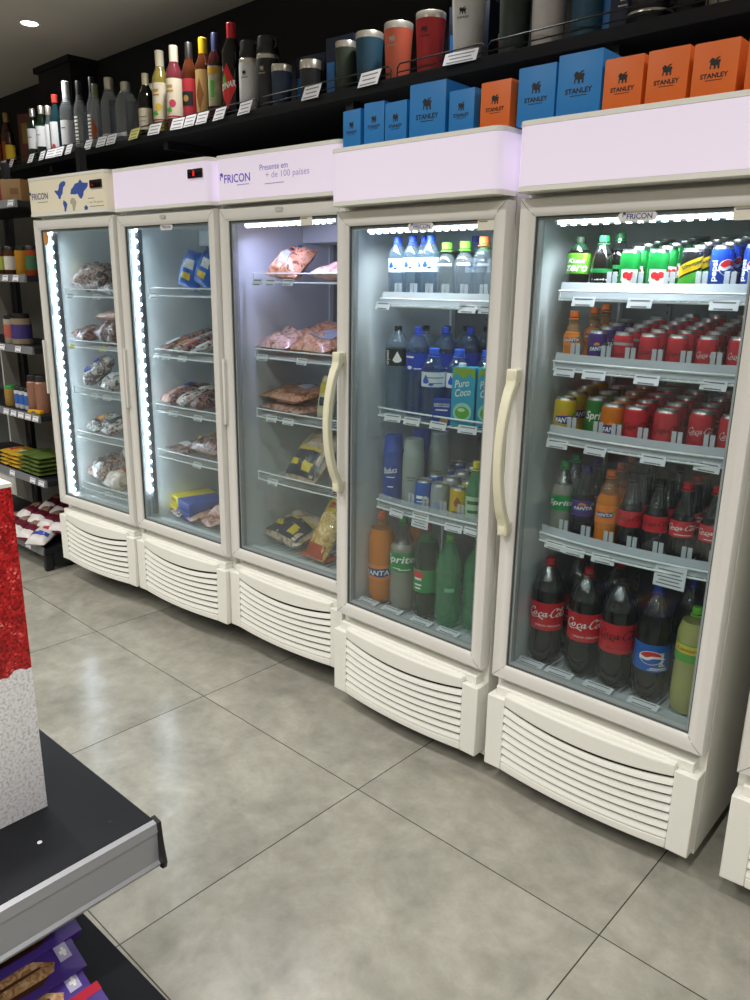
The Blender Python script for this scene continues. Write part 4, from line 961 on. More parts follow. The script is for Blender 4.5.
def pillow_mesh(w, d, h, seed, n=14, lump=.25, flat=.5):
    m = MB(); rng = random.Random(seed); off = Vector((rng.random() * 50, rng.random() * 50, 0))
    def zz(u, v, s):
        e = max(0, (1 - abs(u) ** 2.6)) ** flat * max(0, (1 - abs(v) ** 2.6)) ** flat
        k = noise.noise(Vector((u * 2.4, v * 2.4, s * 3.0)) + off)
        return s * h / 2 * e * (1 + lump * 1.6 * k) 
    for s in (1, -1):
        b = len(m.v)
        for i in range(n + 1):
            for j in range(n + 1):
                u = 2 * i / n - 1; v = 2 * j / n - 1
                wx = 1 + .05 * noise.noise(Vector((v * 2, 7, seed))); wy = 1 + .05 * noise.noise(Vector((u * 2, 3, seed)))
                m.v.append((u * w / 2 * wx, v * d / 2 * wy, zz(u, v, s) + h * .5))
        for i in range(n):
            for j in range(n):
                a = b + i * (n + 1) + j; m.f.append([a, a + n + 1, a + n + 2, a + 1]); m.m.append(0)
    return m
def pack(name, label, i, lx, ly, z, w, d, h, mat, seed, rot=(0, 0, 0), stickers=(), cat='packaged meat', lump=.25, group=None, base=None):
    """a soft pack; rot in degrees about its own base centre; stickers lie on its upper face: (u, v, w, d, material, name)"""
    rx, ry, rq = [rad(a) for a in rot]
    ey = abs(math.cos(rq)) * (d / 2 * abs(math.cos(rx)) + h / 2 * abs(math.sin(rx))) + abs(math.sin(rq)) * w / 2
    ex = abs(math.cos(rq)) * w / 2 + abs(math.sin(rq)) * d / 2 * abs(math.cos(rx))
    if i:
        l0 = ly; ly = max(ly, .112 + ey); lx -= (ly - l0) * (0, 1.6, 1.35, 1.1)[i]; lx = min(max(lx, .058 + ex * .96), .612 - ex * .96)
        z += d / 2 * .93 * abs(math.sin(rx)) + w / 2 * .93 * abs(math.sin(ry))
    t = thing(name, label, cat, base if base is not None else fp(i, lx, ly, z), 0, group)
    t.rotation_euler = (rad(rot[0]), rad(rot[1]), rad(rot[2]) + (FR[i][2] if i else 0))
    body = pillow_mesh(w, d, h, seed, lump=lump).build('film_pack', mat, t, 60)
    off_rng = random.Random(seed); off = Vector((off_rng.random() * 50, off_rng.random() * 50, 0))
    for (u0, v0, su, sv, mt, nm) in stickers:
        m = MB(); n = 6
        for a in range(n + 1):
            for b in range(n + 1):
                u = u0 + su * (a / n - .5); v = v0 + sv * (b / n - .5)
                u = max(-.97, min(.97, u)); v = max(-.97, min(.97, v))
                e = (1 - abs(u) ** 2.6) ** .5 * (1 - abs(v) ** 2.6) ** .5
                k = noise.noise(Vector((u * 2.4, v * 2.4, 3.0)) + off)
                wx = 1 + .05 * noise.noise(Vector((v * 2, 7, seed))); wy = 1 + .05 * noise.noise(Vector((u * 2, 3, seed)))
                m.v.append((u * w / 2 * wx, v * d / 2 * wy, h / 2 * e * (1 + lump * 1.6 * k) + h * .5 + .0022))
        for a in range(n):
            for b in range(n):
                q = a * (n + 1) + b; m.f.append([q, q + n + 1, q + n + 2, q + 1]); m.m.append(0)
        m.build(nm, mt, body, 60)
    return t
BLUEST = pm('blue_sticker', '#2a3c9c', .45); ORST = pm('orange_sticker', '#d6803c', .5); YEST = pm('yellow_sticker', '#e2c33a', .5); DKST = pm('dark_sticker', '#2c3444', .45); REDST = pm('red_sticker', '#b8303a', .45)
# meat cooler beside the rack
z1, z2, z3, z4, z5 = 1.462, 1.215, .98, .75, .475
pack('meat_pack', 'large dark beef pack with yellow sticker on the top shelf of the map-sign cooler', 1, .20, .22, z1, 0.194, 0.184, 0.127, BEEF, 11, (14, -6, 20), [(-.75, .1, .35, .5, YEST, 'sticker')])
pack('meat_pack', 'small pale film-wrapped meat pack at the post end of the map-sign cooler top shelf', 1, .39, .2, z1, 0.137, 0.142, 0.057, TRAYM, 12, (8, 0, 10))
pack('meat_pack', 'long pinkish meat pack lying on top of the dark packs, second shelf, map-sign cooler', 1, .30, .25, z2 + .115, 0.202, 0.117, 0.057, PINKM, 13, (0, 0, 8))
pack('meat_pack', 'bulky dark red meat pack under the long pink one, second shelf, map-sign cooler', 1, .31, .23, z2 + .004, 0.161, 0.167, 0.127, BEEFD, 14, (0, 0, 5))
pack('meat_pack', 'thin dark meat pack sloping to the lights on the second shelf, map-sign cooler', 1, .14, .2, z2 + .004, 0.137, 0.167, 0.063, BEEFD, 15, (10, 10, -6))
pack('meat_pack', 'pale meat pack with blue print leaning upright on the third shelf, map-sign cooler', 1, .19, .22, z3 + .01, 0.115, 0.20, 0.085, TRAYM, 16, (42, 0, -28), [(.0, -.35, .9, .4, BLUEST, 'blue_print'), (.1, .3, .9, .35, BLUEST, 'blue_print')])
pack('meat_pack', 'small dark meat pack with white label on the third shelf, map-sign cooler', 1, .35, .2, z3, 0.137, 0.167, 0.081, FISHP, 17, (16, 0, -14), [(0, 0, .9, .8, TINT, 'label')])
pack('meat_pack', 'white pack with orange and dark picture on the fourth shelf, map-sign cooler', 1, .165, .19, z4, 0.177, 0.184, 0.069, TRAYM, 18, (18, 0, -16), [(.05, -.05, .7, .5, ORST, 'picture'), (.1, -.4, .6, .35, DKST, 'picture')])
pack('meat_pack', 'white pack with dark tray of meat beside the orange-picture pack, map-sign cooler', 1, .35, .19, z4, 0.161, 0.184, 0.069, FISHP, 19, (18, 0, -18), [(0, 0, 1, .9, DKST, 'picture')])
pack('meat_pack', 'flat grey-pink pack lying behind on the fourth shelf, map-sign cooler', 1, .30, .36, z4 + .02, 0.194, 0.151, 0.103, PINKM, 20, (0, 0, 5))
pack('meat_pack', 'big mixed meat pack with dark label in the bottom basket of the map-sign cooler', 1, .17, .2, z5 - .01, 0.194, 0.201, 0.138, BEEF, 21, (16, 0, -12), [(.1, -.1, .8, .6, DKST, 'label'), (.3, -.62, .5, .25, PAPER, 'price_label')])
pack('meat_pack', 'pale round poultry pack in the bottom basket by the post, map-sign cooler', 1, .37, .18, z5 - .02, 0.161, 0.167, 0.103, CHICK, 22, (14, 0, -8), [(.2, .3, .5, .4, REDST, 'label')])
pack('meat_pack', 'white-and-maroon meat pack behind the big basket pack, map-sign cooler', 1, .26, .38, z5 + .03, 0.202, 0.167, 0.161, FISHP, 23, (20, 10, 0))
# second cooler
z1, z2, z3, z4 = 1.482, 1.215, .962, .746
for k, (lx, ly, rz, rx, lab) in enumerate(((.315, .2, 10, 78, 'bright blue frozen bag leaning on the top shelf of the red-digit cooler'), (.415, .21, 6, 78, 'bright blue frozen bag beside the leaning one, top shelf, red-digit cooler'), (.40, .31, 4, 80, 'bright blue frozen bag standing behind the two front blue bags'))):
    pack('frozen_bag', lab, 2, lx, ly, z1 + .012, .115, .16, .07, BLUEBAG, 30 + k, (rx, (16, 22, 8)[k], rz), [(0, .25, .9, .5, TINT, 'label'), (0, -.4, .8, .35, YEST, 'label')], 'frozen food')
for k, lx in enumerate((.13, .205, .275, .345, .42)):
    pack('meat_pack', ('reddish flat meat pack, ' + ('first', 'second', 'third', 'fourth', 'fifth')[k] + ' from the light strip, second shelf'), 2, lx, .21, z2 + .006, .082, .27, .03 + .006 * (k % 2), (FISHP, BEEFD, FISHP, BEEFD, FISHP)[k], 40 + k, (20, 0, -22), [(0, -.45, 1.2, .5, (REDST, TINT, ORST, REDST, TINT)[k], 'label')], lump=.15)
for k, (lx, mt) in enumerate(((.135, PINKM), (.23, BEEFD), (.32, FISHP), (.42, BEEFD))):
    pack('meat_pack', ('shiny wrapped meat pack, ' + ('first', 'second', 'third', 'fourth')[k] + ' from the light strip, third shelf, red-digit cooler'), 2, lx, .2, z3 + .005, .105, .24, .07, mt, 50 + k, (14, 0, -18), [(.0, .2, .8, .4, (BLUEST, DKST, TINT, REDST)[k], 'label')])
pack('meat_pack', 'flat dark pack near the light strip on the lowest shelf, red-digit cooler', 2, .17, .2, z4 + .004, .22, .2, .035, BEEFD, 60, (4, 0, -12), [(-.2, -.3, .9, .5, TINT, 'label')])
pack('meat_pack', 'rounded red-brown pack with yellow edge on the lowest meat shelf', 2, .37, .26, z4 + .004, .26, .24, .09, BEEFD, 61, (8, 0, -6), [(-.7, -.2, .5, .9, YEST, 'label')])
def box_pack(label, i, lx, ly, z, rz, w, d, h, rx=0):
    t = thing('frozen_food_carton', label, 'frozen food', fp(i, lx, ly, z)); t.rotation_euler = (rad(rx), 0, rad(rz))
    MB().box(-w / 2, -d / 2, 0, w / 2, d / 2, h, bev=.006).build('carton_body', pm('carton_blue_side', '#3350a8', .35), t)
    m = MB().box(-w / 2 - .0008, -d / 2 - .0008, .002, -w / 2 + w * .45, d / 2 + .0008, h + .0008, bev=.005); y_ = m.build('yellow_half', pm('carton_yellow', '#e5cf2a', .35), t)
    m = MB(); on_plane(m, rect2(.07, .02), (-w * .28, -d / 2 - .0014, h * .5), X, Z); m.build('printed_panel', pm('dark_gold_ink', '#b08e1a', .5), y_)
    return t
box_pack('yellow and blue frozen carton, upper of the pair on the cooler floor', 2, .165, .26, .477, -14, .26, .2, .044)
box_pack('yellow and pale blue frozen carton, lower of the pair on the cooler floor', 2, .155, .255, .43, -10, .26, .2, .044)
for k, (lx, ly) in enumerate(((.22, .135), (.345, .15), (.45, .17))):
    pack('meat_pack', ('pale pink flat meat pack on the cooler floor, ' + ('below the yellow cartons', 'in front of the carton ends', 'beside the door post')[k]), 2, lx, ly, .43, .14, .17, .035, (TRAYM, PINKM, PINKM)[k], 70 + k, (10, 0, -20))
pack('meat_pack', 'pale pink meat pack heaped behind the carton ends in the red-digit cooler', 2, .44, .3, .43, .2, .24, .12, PINKM, 74, (8, 0, 10))
# third cooler
z1, z2, z3, z4 = 1.545, 1.253, 1.01, .744
pack('sausage_bag', 'sausage bag with white label leaning on the top shelf of the violet-letter cooler', 3, .225, .2, z1 - .012, .15, .18, .075, SAUS, 80, (36, 4, 10), [(-.05, -.1, .75, .8, pm('pale_blue_label', '#9fa2bd', .5), 'label'), (-.25, .55, .3, .2, DKST, 'label'), (.3, .6, .3, .2, DKST, 'label')], 'packaged sausage', lump=.4)
pack('sausage_bag', 'pale meat pack at the handle end of the top shelf, violet-letter cooler', 3, .49, .22, z1, .22, .2, .06, PINKM, 81, (8, 0, 0))
for k, (lx, ly, dz, w_, lab, st) in enumerate(((.27, .34, .03, .22, 'sausage bag at the back of the second shelf, violet-letter cooler', ()), (.16, .18, 0, .2, 'low sausage bag near the bright wall, second shelf, violet-letter cooler', ()), (.30, .26, .0, .2, 'middle sausage bag under the back one, second shelf, violet-letter cooler', ()), (.40, .2, .0, .24, 'sausage bag with large pale label on the second shelf, violet-letter cooler', ((.2, .1, 1.1, 1.0, pm('pale_blue_label', '#9fa2bd', .5), 'label'),)))):
    pack('sausage_bag', lab, 3, lx, ly, z2 + dz, w_, .2, .075, (SAUS, PINKM, SAUS, SAUS)[k], 84 + k, (14, 0, -8), st, 'packaged sausage', lump=.4)
pack('sausage_bag', 'upper of two stacked sausage packs on the third shelf, violet-letter cooler', 3, .225, .22, z3 + .05, .27, .22, .05, SAUS, 90, (8, 0, -8), [(.1, .2, .7, .5, pm('pale_blue_label', '#9fa2bd', .5), 'label')], 'packaged sausage', lump=.4)
pack('sausage_bag', 'lower of two stacked sausage packs on the third shelf, violet-letter cooler', 3, .215, .21, z3 + .002, .27, .22, .05, PINKM, 91, (2, 0, -8), (), 'packaged sausage', lump=.4)
pack('food_pouch', 'upright white and gold pouch beside the cream handle, third shelf', 3, .42, .21, z3 + .012, .085, .17, .05, pm('pouch_white', '#d9cfae', .35, var=.2, scale=20), 92, (78, 0, -4), [(0, .45, 1.2, .5, YEST, 'label'), (0, -.2, .8, .4, DKST, 'label')], 'food pouch')
def poultry(label, lx, ly, z, w, d, h, seed, rot):
    return pack('poultry_bag', label, 3, lx, ly, z, w, d, h, CHICK, seed, rot, [(0, -.42, 1.85, .95, NAVYBAG, 'navy_band'), (0, .12, 1.8, .1, YELP, 'yellow_stripe'), (.4, -.5, .5, .45, YELP, 'round_mark'), (-.45, -.45, .6, .22, YELP, 'wordmark')], 'packaged poultry', lump=.2)
poultry('navy and yellow poultry bag leaning on the fourth shelf, violet-letter cooler', .365, .2, z4 - .008, .19, .24, .09, 95, (46, 0, -4))
poultry('second navy and yellow poultry bag behind the cream handle, fourth shelf', .52, .36, z4 - .004, .13, .2, .07, 96, (40, 0, 4))
poultry('big navy and yellow poultry bag sprawled on the floor of the violet-letter cooler', .215, .2, .424, .25, .22, .10, 97, (16, 0, -10))
pack('fries_bag', 'bag of fries with yellow top and red base on the floor of the violet-letter cooler', 3, .455, .2, .428, .115, .29, .08, FRIES, 98, (56, 0, -6), [(0, .68, 1.7, .55, YELP, 'yellow_top'), (0, .62, .8, .2, REDST, 'wordmark'), (0, -.78, 1.8, .4, pm('red_base', '#b5432a', .4), 'red_base')], 'frozen fries')
pack('fries_bag', 'flat red and orange bag under the fries bag on the cooler floor', 3, .44, .12, .43, .17, .09, .025, pm('red_orange_bag', '#b9502c', .35, var=.15), 99, (0, 0, -6), (), 'frozen fries')

# ------------------------------------------------------------------ cartons on top of the coolers
BX_B = pm('box_blue', '#1c78bd', .5, var=.03); BX_O = pm('box_orange', '#d9661c', .5, var=.03); TOPC = pm('box_top_flap', '#8d7a62', .7)
def bear(k):
    """small winged-beast emblem as one outline, width k"""
    p = [(-.5, -.42), (-.36, -.42), (-.34, -.1), (-.12, -.16), (-.12, -.46), (.06, -.46), (.08, -.14), (.24, -.18), (.24, -.46), (.42, -.46), (.4, .06), (.5, .16), (.42, .3), (.1, .3), (.36, .46), (.44, .58), (.12, .5), (-.06, .34), (-.2, .5), (-.34, .52), (-.5, .36), (-.56, .2), (-.44, .12), (-.46, -.1)]
    return [(x * k, y * k) for x, y in p], [list(range(len(p)))]
def gift(name, label, i, x0, x1, h, colr, d=.1, ly=.025, turn=0, emb=True, z=None):
    w = x1 - x0 - .004
    mat = BX_B if colr == 'b' else BX_O
    t = thing(name, label, 'box', fp(i, (x0 + x1) / 2, ly + d / 2, ZH1 if z is None else z), rad(turn) + FR[i][2], 'drinkware boxes on the coolers')
    MB().box(-w / 2, -d / 2, 0, w / 2, d / 2, h, bev=.0012).build('carton', mat, t)
    MB().box(-w / 2 + .003, -d / 2 + .004, h, w / 2 - .003, d / 2 - .003, h + .0015).build('top_flap', mat, t)
    k = min(w, h)
    m = MB(); on_plane(m, sh_move(bear(k * .24), .0, h * .62), (0, -d / 2 - .0006, 0), X, Z); m.build('emblem', INKK, t)
    m = MB(); on_plane(m, sh_move(textfit('STANLEY', w * .62, k * .105, 0, .03), 0, h * .62 - k * .24), (0, -d / 2 - .0006, 0), X, Z)
    on_plane(m, rect2(w * .38, k * .014, 0, h * .62 - k * .335), (0, -d / 2 - .0006, 0), X, Z); m.build('lettering', INKK, t)
    return t
gift('gift_box', 'small blue drinkware box standing at the corner of the water cooler top', 4, .012, .098, .118, 'b', turn=-3)
gift('gift_box', 'small blue drinkware box between the corner box and its wider neighbour', 4, .104, .188, .128, 'b', turn=4)
gift('gift_box', 'wide-faced small blue box next to the tall blue box', 4, .194, .288, .118, 'b', turn=-2)
gift('gift_box', 'tallest blue box on the water cooler', 4, .292, .428, .153, 'b', d=.12, turn=2)
gift('gift_box', 'small blue box standing alone between the tall blue and the orange box', 4, .441, .533, .117, 'b')
gift('gift_box', 'orange box on the water cooler, the only orange one there', 4, .551, .652, .122, 'o')
gift('gift_box', 'large blue box at the corner of the cola cooler top', 5, -.035, .080, .14, 'b', d=.13)
gift('gift_box', 'large blue box beside the first orange box on the cola cooler', 5, .082, .207, .152, 'b', d=.13)
gift('gift_box', 'orange box touching the large blue box on the cola cooler', 5, .210, .313, .123, 'o', d=.11)
gift('gift_box', 'orange box in the middle of the orange row on the cola cooler', 5, .319, .421, .124, 'o', d=.11)
gift('gift_box', 'orange box third in the orange row on the cola cooler', 5, .427, .531, .121, 'o', d=.11)
gift('gift_box', 'orange box at the far end of the orange row, cut by the picture edge', 5, .545, .65, .12, 'o', d=.11)

# ------------------------------------------------------------------ the long wall shelf of spirits and tumblers
WS = thing('wall_shelf', 'long black wall shelf carrying spirits and steel tumblers above the coolers', 'shelf', WO, WQ)
ZS = 2.285
MB().box(-4.6, 0, ZS - .037, 2.9, .525, ZS, bev=.002).build('board', BLACKS, WS)
m = MB()
for u in (-4.2, -2.4, -1.1, .2, 1.28, 2.4):
    b = MB(); b.box(u - .02, .04, ZS - .075, u + .02, .525, ZS - .037); b.box(u - .02, .47, ZS - .25, u + .02, .525, ZS - .05); b.build('bracket', BLACKM, WS)
for a, b2 in ((-4.4, -.33), (-.30, .44), (.47, .85), (.86, 1.55), (1.58, 2.8)):
    m = MB(); m.tube([(a, .012, ZS), (a, .012, ZS + .03), (a + .012, .012, ZS + .042), (b2 - .012, .012, ZS + .042), (b2, .012, ZS + .03), (b2, .012, ZS)], .0028, 6)
    m.tube([(a, .012, ZS + .016), (b2, .012, ZS + .016)], .0022, 6); m.build('guard_rail', BLACKM, WS)
for u, w_, mt in ((-3.0, .09, 0), (-2.86, .07, 0), (-2.56, .07, 0), (-2.40, .085, 0), (-2.28, .1, 0), (-2.17, .1, 0), (-2.045, .085, 0), (-1.81, .085, 0), (-1.66, .1, 0), (-1.55, .1, 0), (-1.315, .1, 1), (-1.12, .095, 0), (-.915, .09, 0), (-.81, .085, 0), (-.71, .085, 0), (-.575, .09, 0), (-.39, .095, 0), (.035, .1, 0), (.35, .105, 0), (.765, .13, 0)):
    c = tag_card('price_tag', WS, u, -.006, ZS + .012, w=w_, h=.055 if u < .7 else .04, mat=pm('yellow_tag', '#d8d36a', .6) if mt else PAPER, rows=3, tilt=-.38, rz=random.uniform(-.1, .1))
def wplace(o, u, y, turn=0): o.location = wallpt(u, y, 0) * 1; o.location.z = ZS; o.rotation_euler = (0, 0, rad(turn) + WQ); return o
def glassm(nm, tint, body, bc): return clearmat(nm, tint, body=body, bodycol=bc, gloss=.07, rough=.03)
SPC = clearmat('clear_spirit', (.84, .88, .92), body=.13, bodycol='#c6ced6', gloss=.12, rough=.03)
def spirit(label, u, h, d, glass, cap, caph=.09, lab=None, prints=(), y=.085, turn=0, shape='round', capr=None, neck=.016, shoulder=.62, group=None, capmat=None):
    t = thing('spirit_bottle', label, 'bottle', group=group); r = d / 2; cr = capr or neck + .001
    hs = (h - .01) * shoulder
    prof = [(0, .006), (r * .8, 0), (r, .006), (r, hs), (r * .93, hs + .018), (r * .6, hs + .05), (neck, min(hs + .085, h - caph * .6)), (neck * .95, h - .012), (0, h - .012)]
    m = MB().lathe(prof, 26)
    if shape == 'square':
        for k, (x, y_, z) in enumerate(m.v):
            if z <= hs + .03 and math.hypot(x, y_) > neck * 1.5:
                a = math.atan2(y_, x); s = .92 / max(abs(math.cos(a)), abs(math.sin(a))); m.v[k] = (x * min(s, 1.22), y_ * min(s, 1.22) * .8, z)
    m.build('glass_body', glass, t)
    MB().lathe([(0, h - caph), (cr, h - caph), (cr * 1.02, h - .003), (cr * .9, h), (0, h)], 20).build('cap', capmat or capm(cap), t)
    if lab:
        z0, z1, mt, half = lab; m = MB()
        if half >= PI: m.lathe([(r + .0008, z0), (r + .0008, z1)], 30)
        else: on_cyl(m, rect2(2 * half * r, z1 - z0), r, (z0 + z1) / 2, rad(20), 0, .0008)
        lb = m.build('label', mt, t)
    else: lb = t
    for nme, shapes, mt in prints:
        m = MB()
        for sh, z, phi, lift in shapes: on_cyl(m, sh, r, z, phi, 0, lift)
        m.build(nme, mt, lb)
    return wplace(t, u, y, turn)
T_ = 34
AMBER = pm('amber_whisky', '#4a2210', .08, var=.2); REDW = pm('dark_red_spirit', '#3c1216', .08, var=.2); BLKB = pm('black_glass_bottle', '#0b0c0b', .06); GRNB = pm('dark_green_glass', '#15251a', .07)
LABC = pm('cream_label', '#d8ceb8', .5); LABW = pm('spirit_white_label', '#dcdfe4', .5); TANL = pm('tan_label', '#c9a66a', .5); ORLB = pm('whisky_orange_label', '#a8501e', .5)
GOLDC = pm('gold_foil', '#a98a54', .35, metal=.4)
spirit('dark whisky bottle with gold neck at the picture edge of the shelf', -3.26, .345, .075, AMBER, '', .085, (.04, .17, ORLB, 1.2), capmat=GOLDC)
spirit('dark whisky bottle with gold neck and orange label beside the picture edge', -3.1, .345, .078, AMBER, '', .085, (.04, .17, ORLB, 1.2), capmat=GOLDC)
spirit('short dark bottle with bright yellow label in front of the gift carton', -2.99, .215, .058, REDW, '#2a2320', .04, (.05, .135, pm('bright_yellow_label', '#d9b62c', .45), PI), y=.05)
t = thing('gift_carton', 'dull red and gold spirits carton between the whisky and the gin bottles', 'box'); MB().box(-.055, -.04, 0, .055, .04, .315, bev=.002).build('carton', pm('dull_red_carton', '#5a2c26', .5, var=.3, scale=8), t); m = MB(); on_plane(m, rect2(.05, .12, 0, .2), (0, -.0408, 0), X, Z); m.build('label', pm('dull_gold', '#7d6a34', .5), t); wplace(t, -2.88, .14, 20)
for k, u in enumerate((-2.69, -2.565)):
    spirit('dark green gin bottle with silver neck and pale label, ' + ('nearer the gift carton' if k == 0 else 'nearer the red-capped bottle'), u, .318, .076, GRNB, '', .07, (.085, .2, LABW, 1.35), [('label_print', [(rect2(.03, .004), .15, rad(20), .0014)], PRINT)], capmat=STEEL)
spirit('slim clear bottle with silver cap beside the teal bottle', -2.468, .305, .05, SPC, '', .05, (.06, .2, LABW, .7), capmat=STEEL)
spirit('teal-tinted bottle with red cap and upright white label', -2.365, .352, .075, glassm('teal_spirit', (.2, .45, .5), .4, '#1e4a54'), '#b83a34', .045, (.06, .2, LABW, .9), [('red_seal', [(disc2(.014, 18, 0, 0), .065, rad(20), .0014)], GRED)], capr=.019)
spirit('clear vodka bottle with tall white cap and white label', -2.215, .40, .085, SPC, '#dfe2ea', .11, (.06, .19, LABW, 1.5), [('label_print', [(rect2(.03, .005), .15, rad(20), .0014)], PRINT)], capr=.02)
for k, (u, y_, tx) in enumerate(((-2.085, .1, 'first'), (-1.985, .13, 'taller'))):
    spirit('clear bottle with dark cap and white upright lettering, ' + tx + ' of the pair', u, .385 + .01 * k, .072, SPC, '#23252c', .1, (.04, .2, SPC, 1), [('upright_print', [(rect2(.026, .011), .06 + .019 * q, rad(14), .0012) for q in range(8)], INKW)], y=y_)
spirit('clear bottle with greenish foil cap and orange diamond label', -1.865, .335, .066, SPC, '#6d7a5c', .075, None, [('label', [(poly2([(0, .06), (.028, 0), (0, -.06), (-.028, 0)]), .1, rad(20), .001)], ORLB)])
spirit('square-shouldered clear bottle with silver cap before the blue pack', -1.708, .342, .095, SPC, '', .06, (.035, .06, LABW, 1), capmat=STEEL, capr=.024, shape='square', shoulder=.66)
spirit('wide square clear bottle with silver cap in front of the blue pack', -1.535, .295, .115, SPC, '', .05, (.03, .05, LABW, .6), capmat=STEEL, capr=.025, shape='square', shoulder=.68)
t = thing('gift_carton', 'deep blue gift pack with rounded top behind the square clear bottles', 'box'); m = MB(); m.prism([(-.14, 0), (.14, 0), (.14, .2)] + [(.14 * math.cos(a), .2 + .1 * math.sin(a)) for a in [PI * k / 16 for k in range(1, 16)]] + [(-.14, .2)], 'xz', -.035, .035); m.build('carton', pm('gift_deep_blue', '#1b2a9c', .35, var=.1), t); m = MB(); on_plane(m, disc2(.05, 24, 0, .2), (0, -.036, 0), X, Z); m.build('emblem', pm('pack_pale_blue', '#4a64c8', .4), t); wplace(t, -1.45, .26, 8)
spirit('small dark bottle with silver cap half hidden behind the cream-labelled wine', -1.42, .285, .06, BLKB, '', .035, (.07, .12, PRINT, .7), capmat=STEEL, y=.17)
spirit('dark wine bottle with cream neck foil and cream label', -1.335, .305, .082, BLKB, '#cfc6a2', .085, (.04, .14, LABC, 1.4), [('label_print', [(rect2(.05, .004), .1, rad(20), .0014), (rect2(.04, .003), .08, rad(20), .0014)], PRINT)])
for u, lab, gl, fr in ((-1.192, 'pale yellow liqueur bottle with cream neck and lemon picture', pm('yellow_liqueur', '#8c7f3a', .1), '#d9b63c'), (-1.065, 'pink liqueur bottle with cream neck and red fruit picture', pm('pink_liqueur', '#6a2c34', .1), '#c2405a')):
    spirit(lab, u, .382, .084, gl, '#cfc6b0', .1, (.06, .235, LABC, PI), [('fruit_print', [(disc2(.017, 18, .012, .0), .125, rad(20), .0014)], pm('fruit_' + fr.strip('#'), fr, .5)), ('leaf_print', [(poly2([(-.03, -.01), (0, .0), (.012, -.02), (-.012, -.024)]), .11, rad(20), .0014)], LEAF), ('gold_script', [(rect2(.03, .012), .2, rad(20), .0014), (rect2(.036, .008), .18, rad(20), .0014)], pm('gold_ink', '#b48a4a', .4)), ('base_stripe', [(rect2(.12, .006), .068, rad(20), .0014)], REDST)], shoulder=.66, capr=.021, neck=.018)
spirit('dark amber bottle with black cap and red and black label', -.934, .372, .074, AMBER, '#1c1917', .11, (.05, .215, REDST, 1.5), [('black_panel', [(rect2(.07, .06), .13, rad(20), .0014)], INKK), ('gold_mark', [(disc2(.014, 16), .13, rad(20), .0018)], pm('gold_ink', '#b48a4a', .4))], shoulder=.66)
spirit('bottle with pale greenish cap behind the yellow-capped bottle', -.885, .372, .07, REDW, '#8c9478', .08, None, y=.2)
spirit('dark amber bottle with yellow cap and tall tan label', -.818, .37, .076, AMBER, '#e0bd22', .085, (.03, .235, TANL, 1.0), [('diamond_print', [(poly2([(0, .07), (.02, 0), (0, -.07), (-.02, 0)]), .13, rad(20), .0014)], pm('copper_ink', '#8f5a2c', .5))], shoulder=.68, capr=.02)
spirit('red liqueur bottle with dark blue neck foil and patterned label', -.722, .372, .072, REDW, '#2a3364', .12, (.07, .235, pm('patterned_label', '#a9a488', .5, var=.5, scale=40), 1.4), [('title_band', [(rect2(.07, .022), .215, rad(20), .0014)], pm('title_gold', '#c89a2c', .5)), ('figure_print', [(rect2(.02, .07), .14, rad(24), .0014)], LEAF)], shoulder=.68)
spirit('tall black bottle with red cap and red diamond label lettered in white', -.597, .388, .088, BLKB, '#c8242e', .095, None, [('diamond', [(poly2([(0, .095), (.042, .0), (0, -.095), (-.042, .0)]), .13, rad(20), .001)], GRED), ('leaf_print', [(poly2([(-.03, .03), (-.008, .05), (0, .0), (-.02, -.01)]), .13, rad(20), .0014)], LEAF), ('lettering', [(([(x, y + .25 * x) for x, y in textfit('CYNAR', .078, .026, .1, .03)[0]], textfit('CYNAR', 1, 1, .1, .03)[1]), .135, rad(20), .0018)], INKW)], shoulder=.7, capr=.02, neck=.018)
# steel tumblers and flasks
def tumbler(name, label, u, h, d, col, y=.085, taper=.8, rim=.022, cat='tumbler', emblem=None, grp='steel tumblers on the shelf'):
    t = thing(name, label, cat, group=grp); r = d / 2; mt = pm('powder_coat_' + col.strip('#'), col, .55, var=.05, scale=60)
    pf = [(0, .004), (r * taper * .9, 0), (r * taper, .005), (r, h - rim)]
    MB().lathe(pf, 30).build('body', mt, t)
    MB().lathe([(r * 1.0, h - rim), (r * 1.005, h - .002), (r * .98, h), (r * .95, h - .002), (r * .9, h - rim * 1.4), (0, h - rim * 1.6)], 30).build('steel_rim', STEEL, t)
    if emblem:
        m = MB(); rf = lambda z: r * taper + (r - r * taper) * z / (h - rim)
        on_cyl(m, bear(.02), rf, h * .7, rad(16), 0, .0008); on_cyl(m, textfit('STANLEY', .036, .006, 0, .03), rf, h * .7 - .018, rad(16), 0, .0008); m.build('emblem', emblem, t)
    return wplace(t, u, y)
def flask(label, u, h, d, col, emblem):
    t = thing('vacuum_flask', label, 'flask', group='vacuum flasks on the shelf'); r = d / 2; mt = pm('powder_coat_' + col.strip('#'), col, .5, var=.05, scale=60)
    MB().lathe([(0, 0), (r * .96, 0), (r, .006), (r, h * .68), (r * .97, h * .7)], 30).build('body', mt, t)
    MB().lathe([(r * .97, h * .70), (r * .97, h * .75), (r * .92, h * .76)], 30).build('steel_collar', STEEL, t)
    m = MB().lathe([(r * .9, h * .76), (r * .94, h * .77), (r * .94, h * .86), (r * .86, h * .9), (r * .86, h * .97), (r * .8, h), (0, h)], 30); m.tube([(r * .9, 0, h * .84), (r * 1.2, 0, h * .86), (r * 1.2, 0, h * .94), (r * .8, 0, h * .97)], .005, 8); m.build('lid', pm('flask_lid_black', '#232427', .35), t)
    m = MB(); on_cyl(m, bear(.018), r, h * .56, rad(20), 0, .0008); on_cyl(m, textfit('STANLEY', .034, .006, 0, .03), r, h * .56 - .017, rad(20), 0, .0008); m.build('emblem', emblem, t)
    return wplace(t, u, .085)
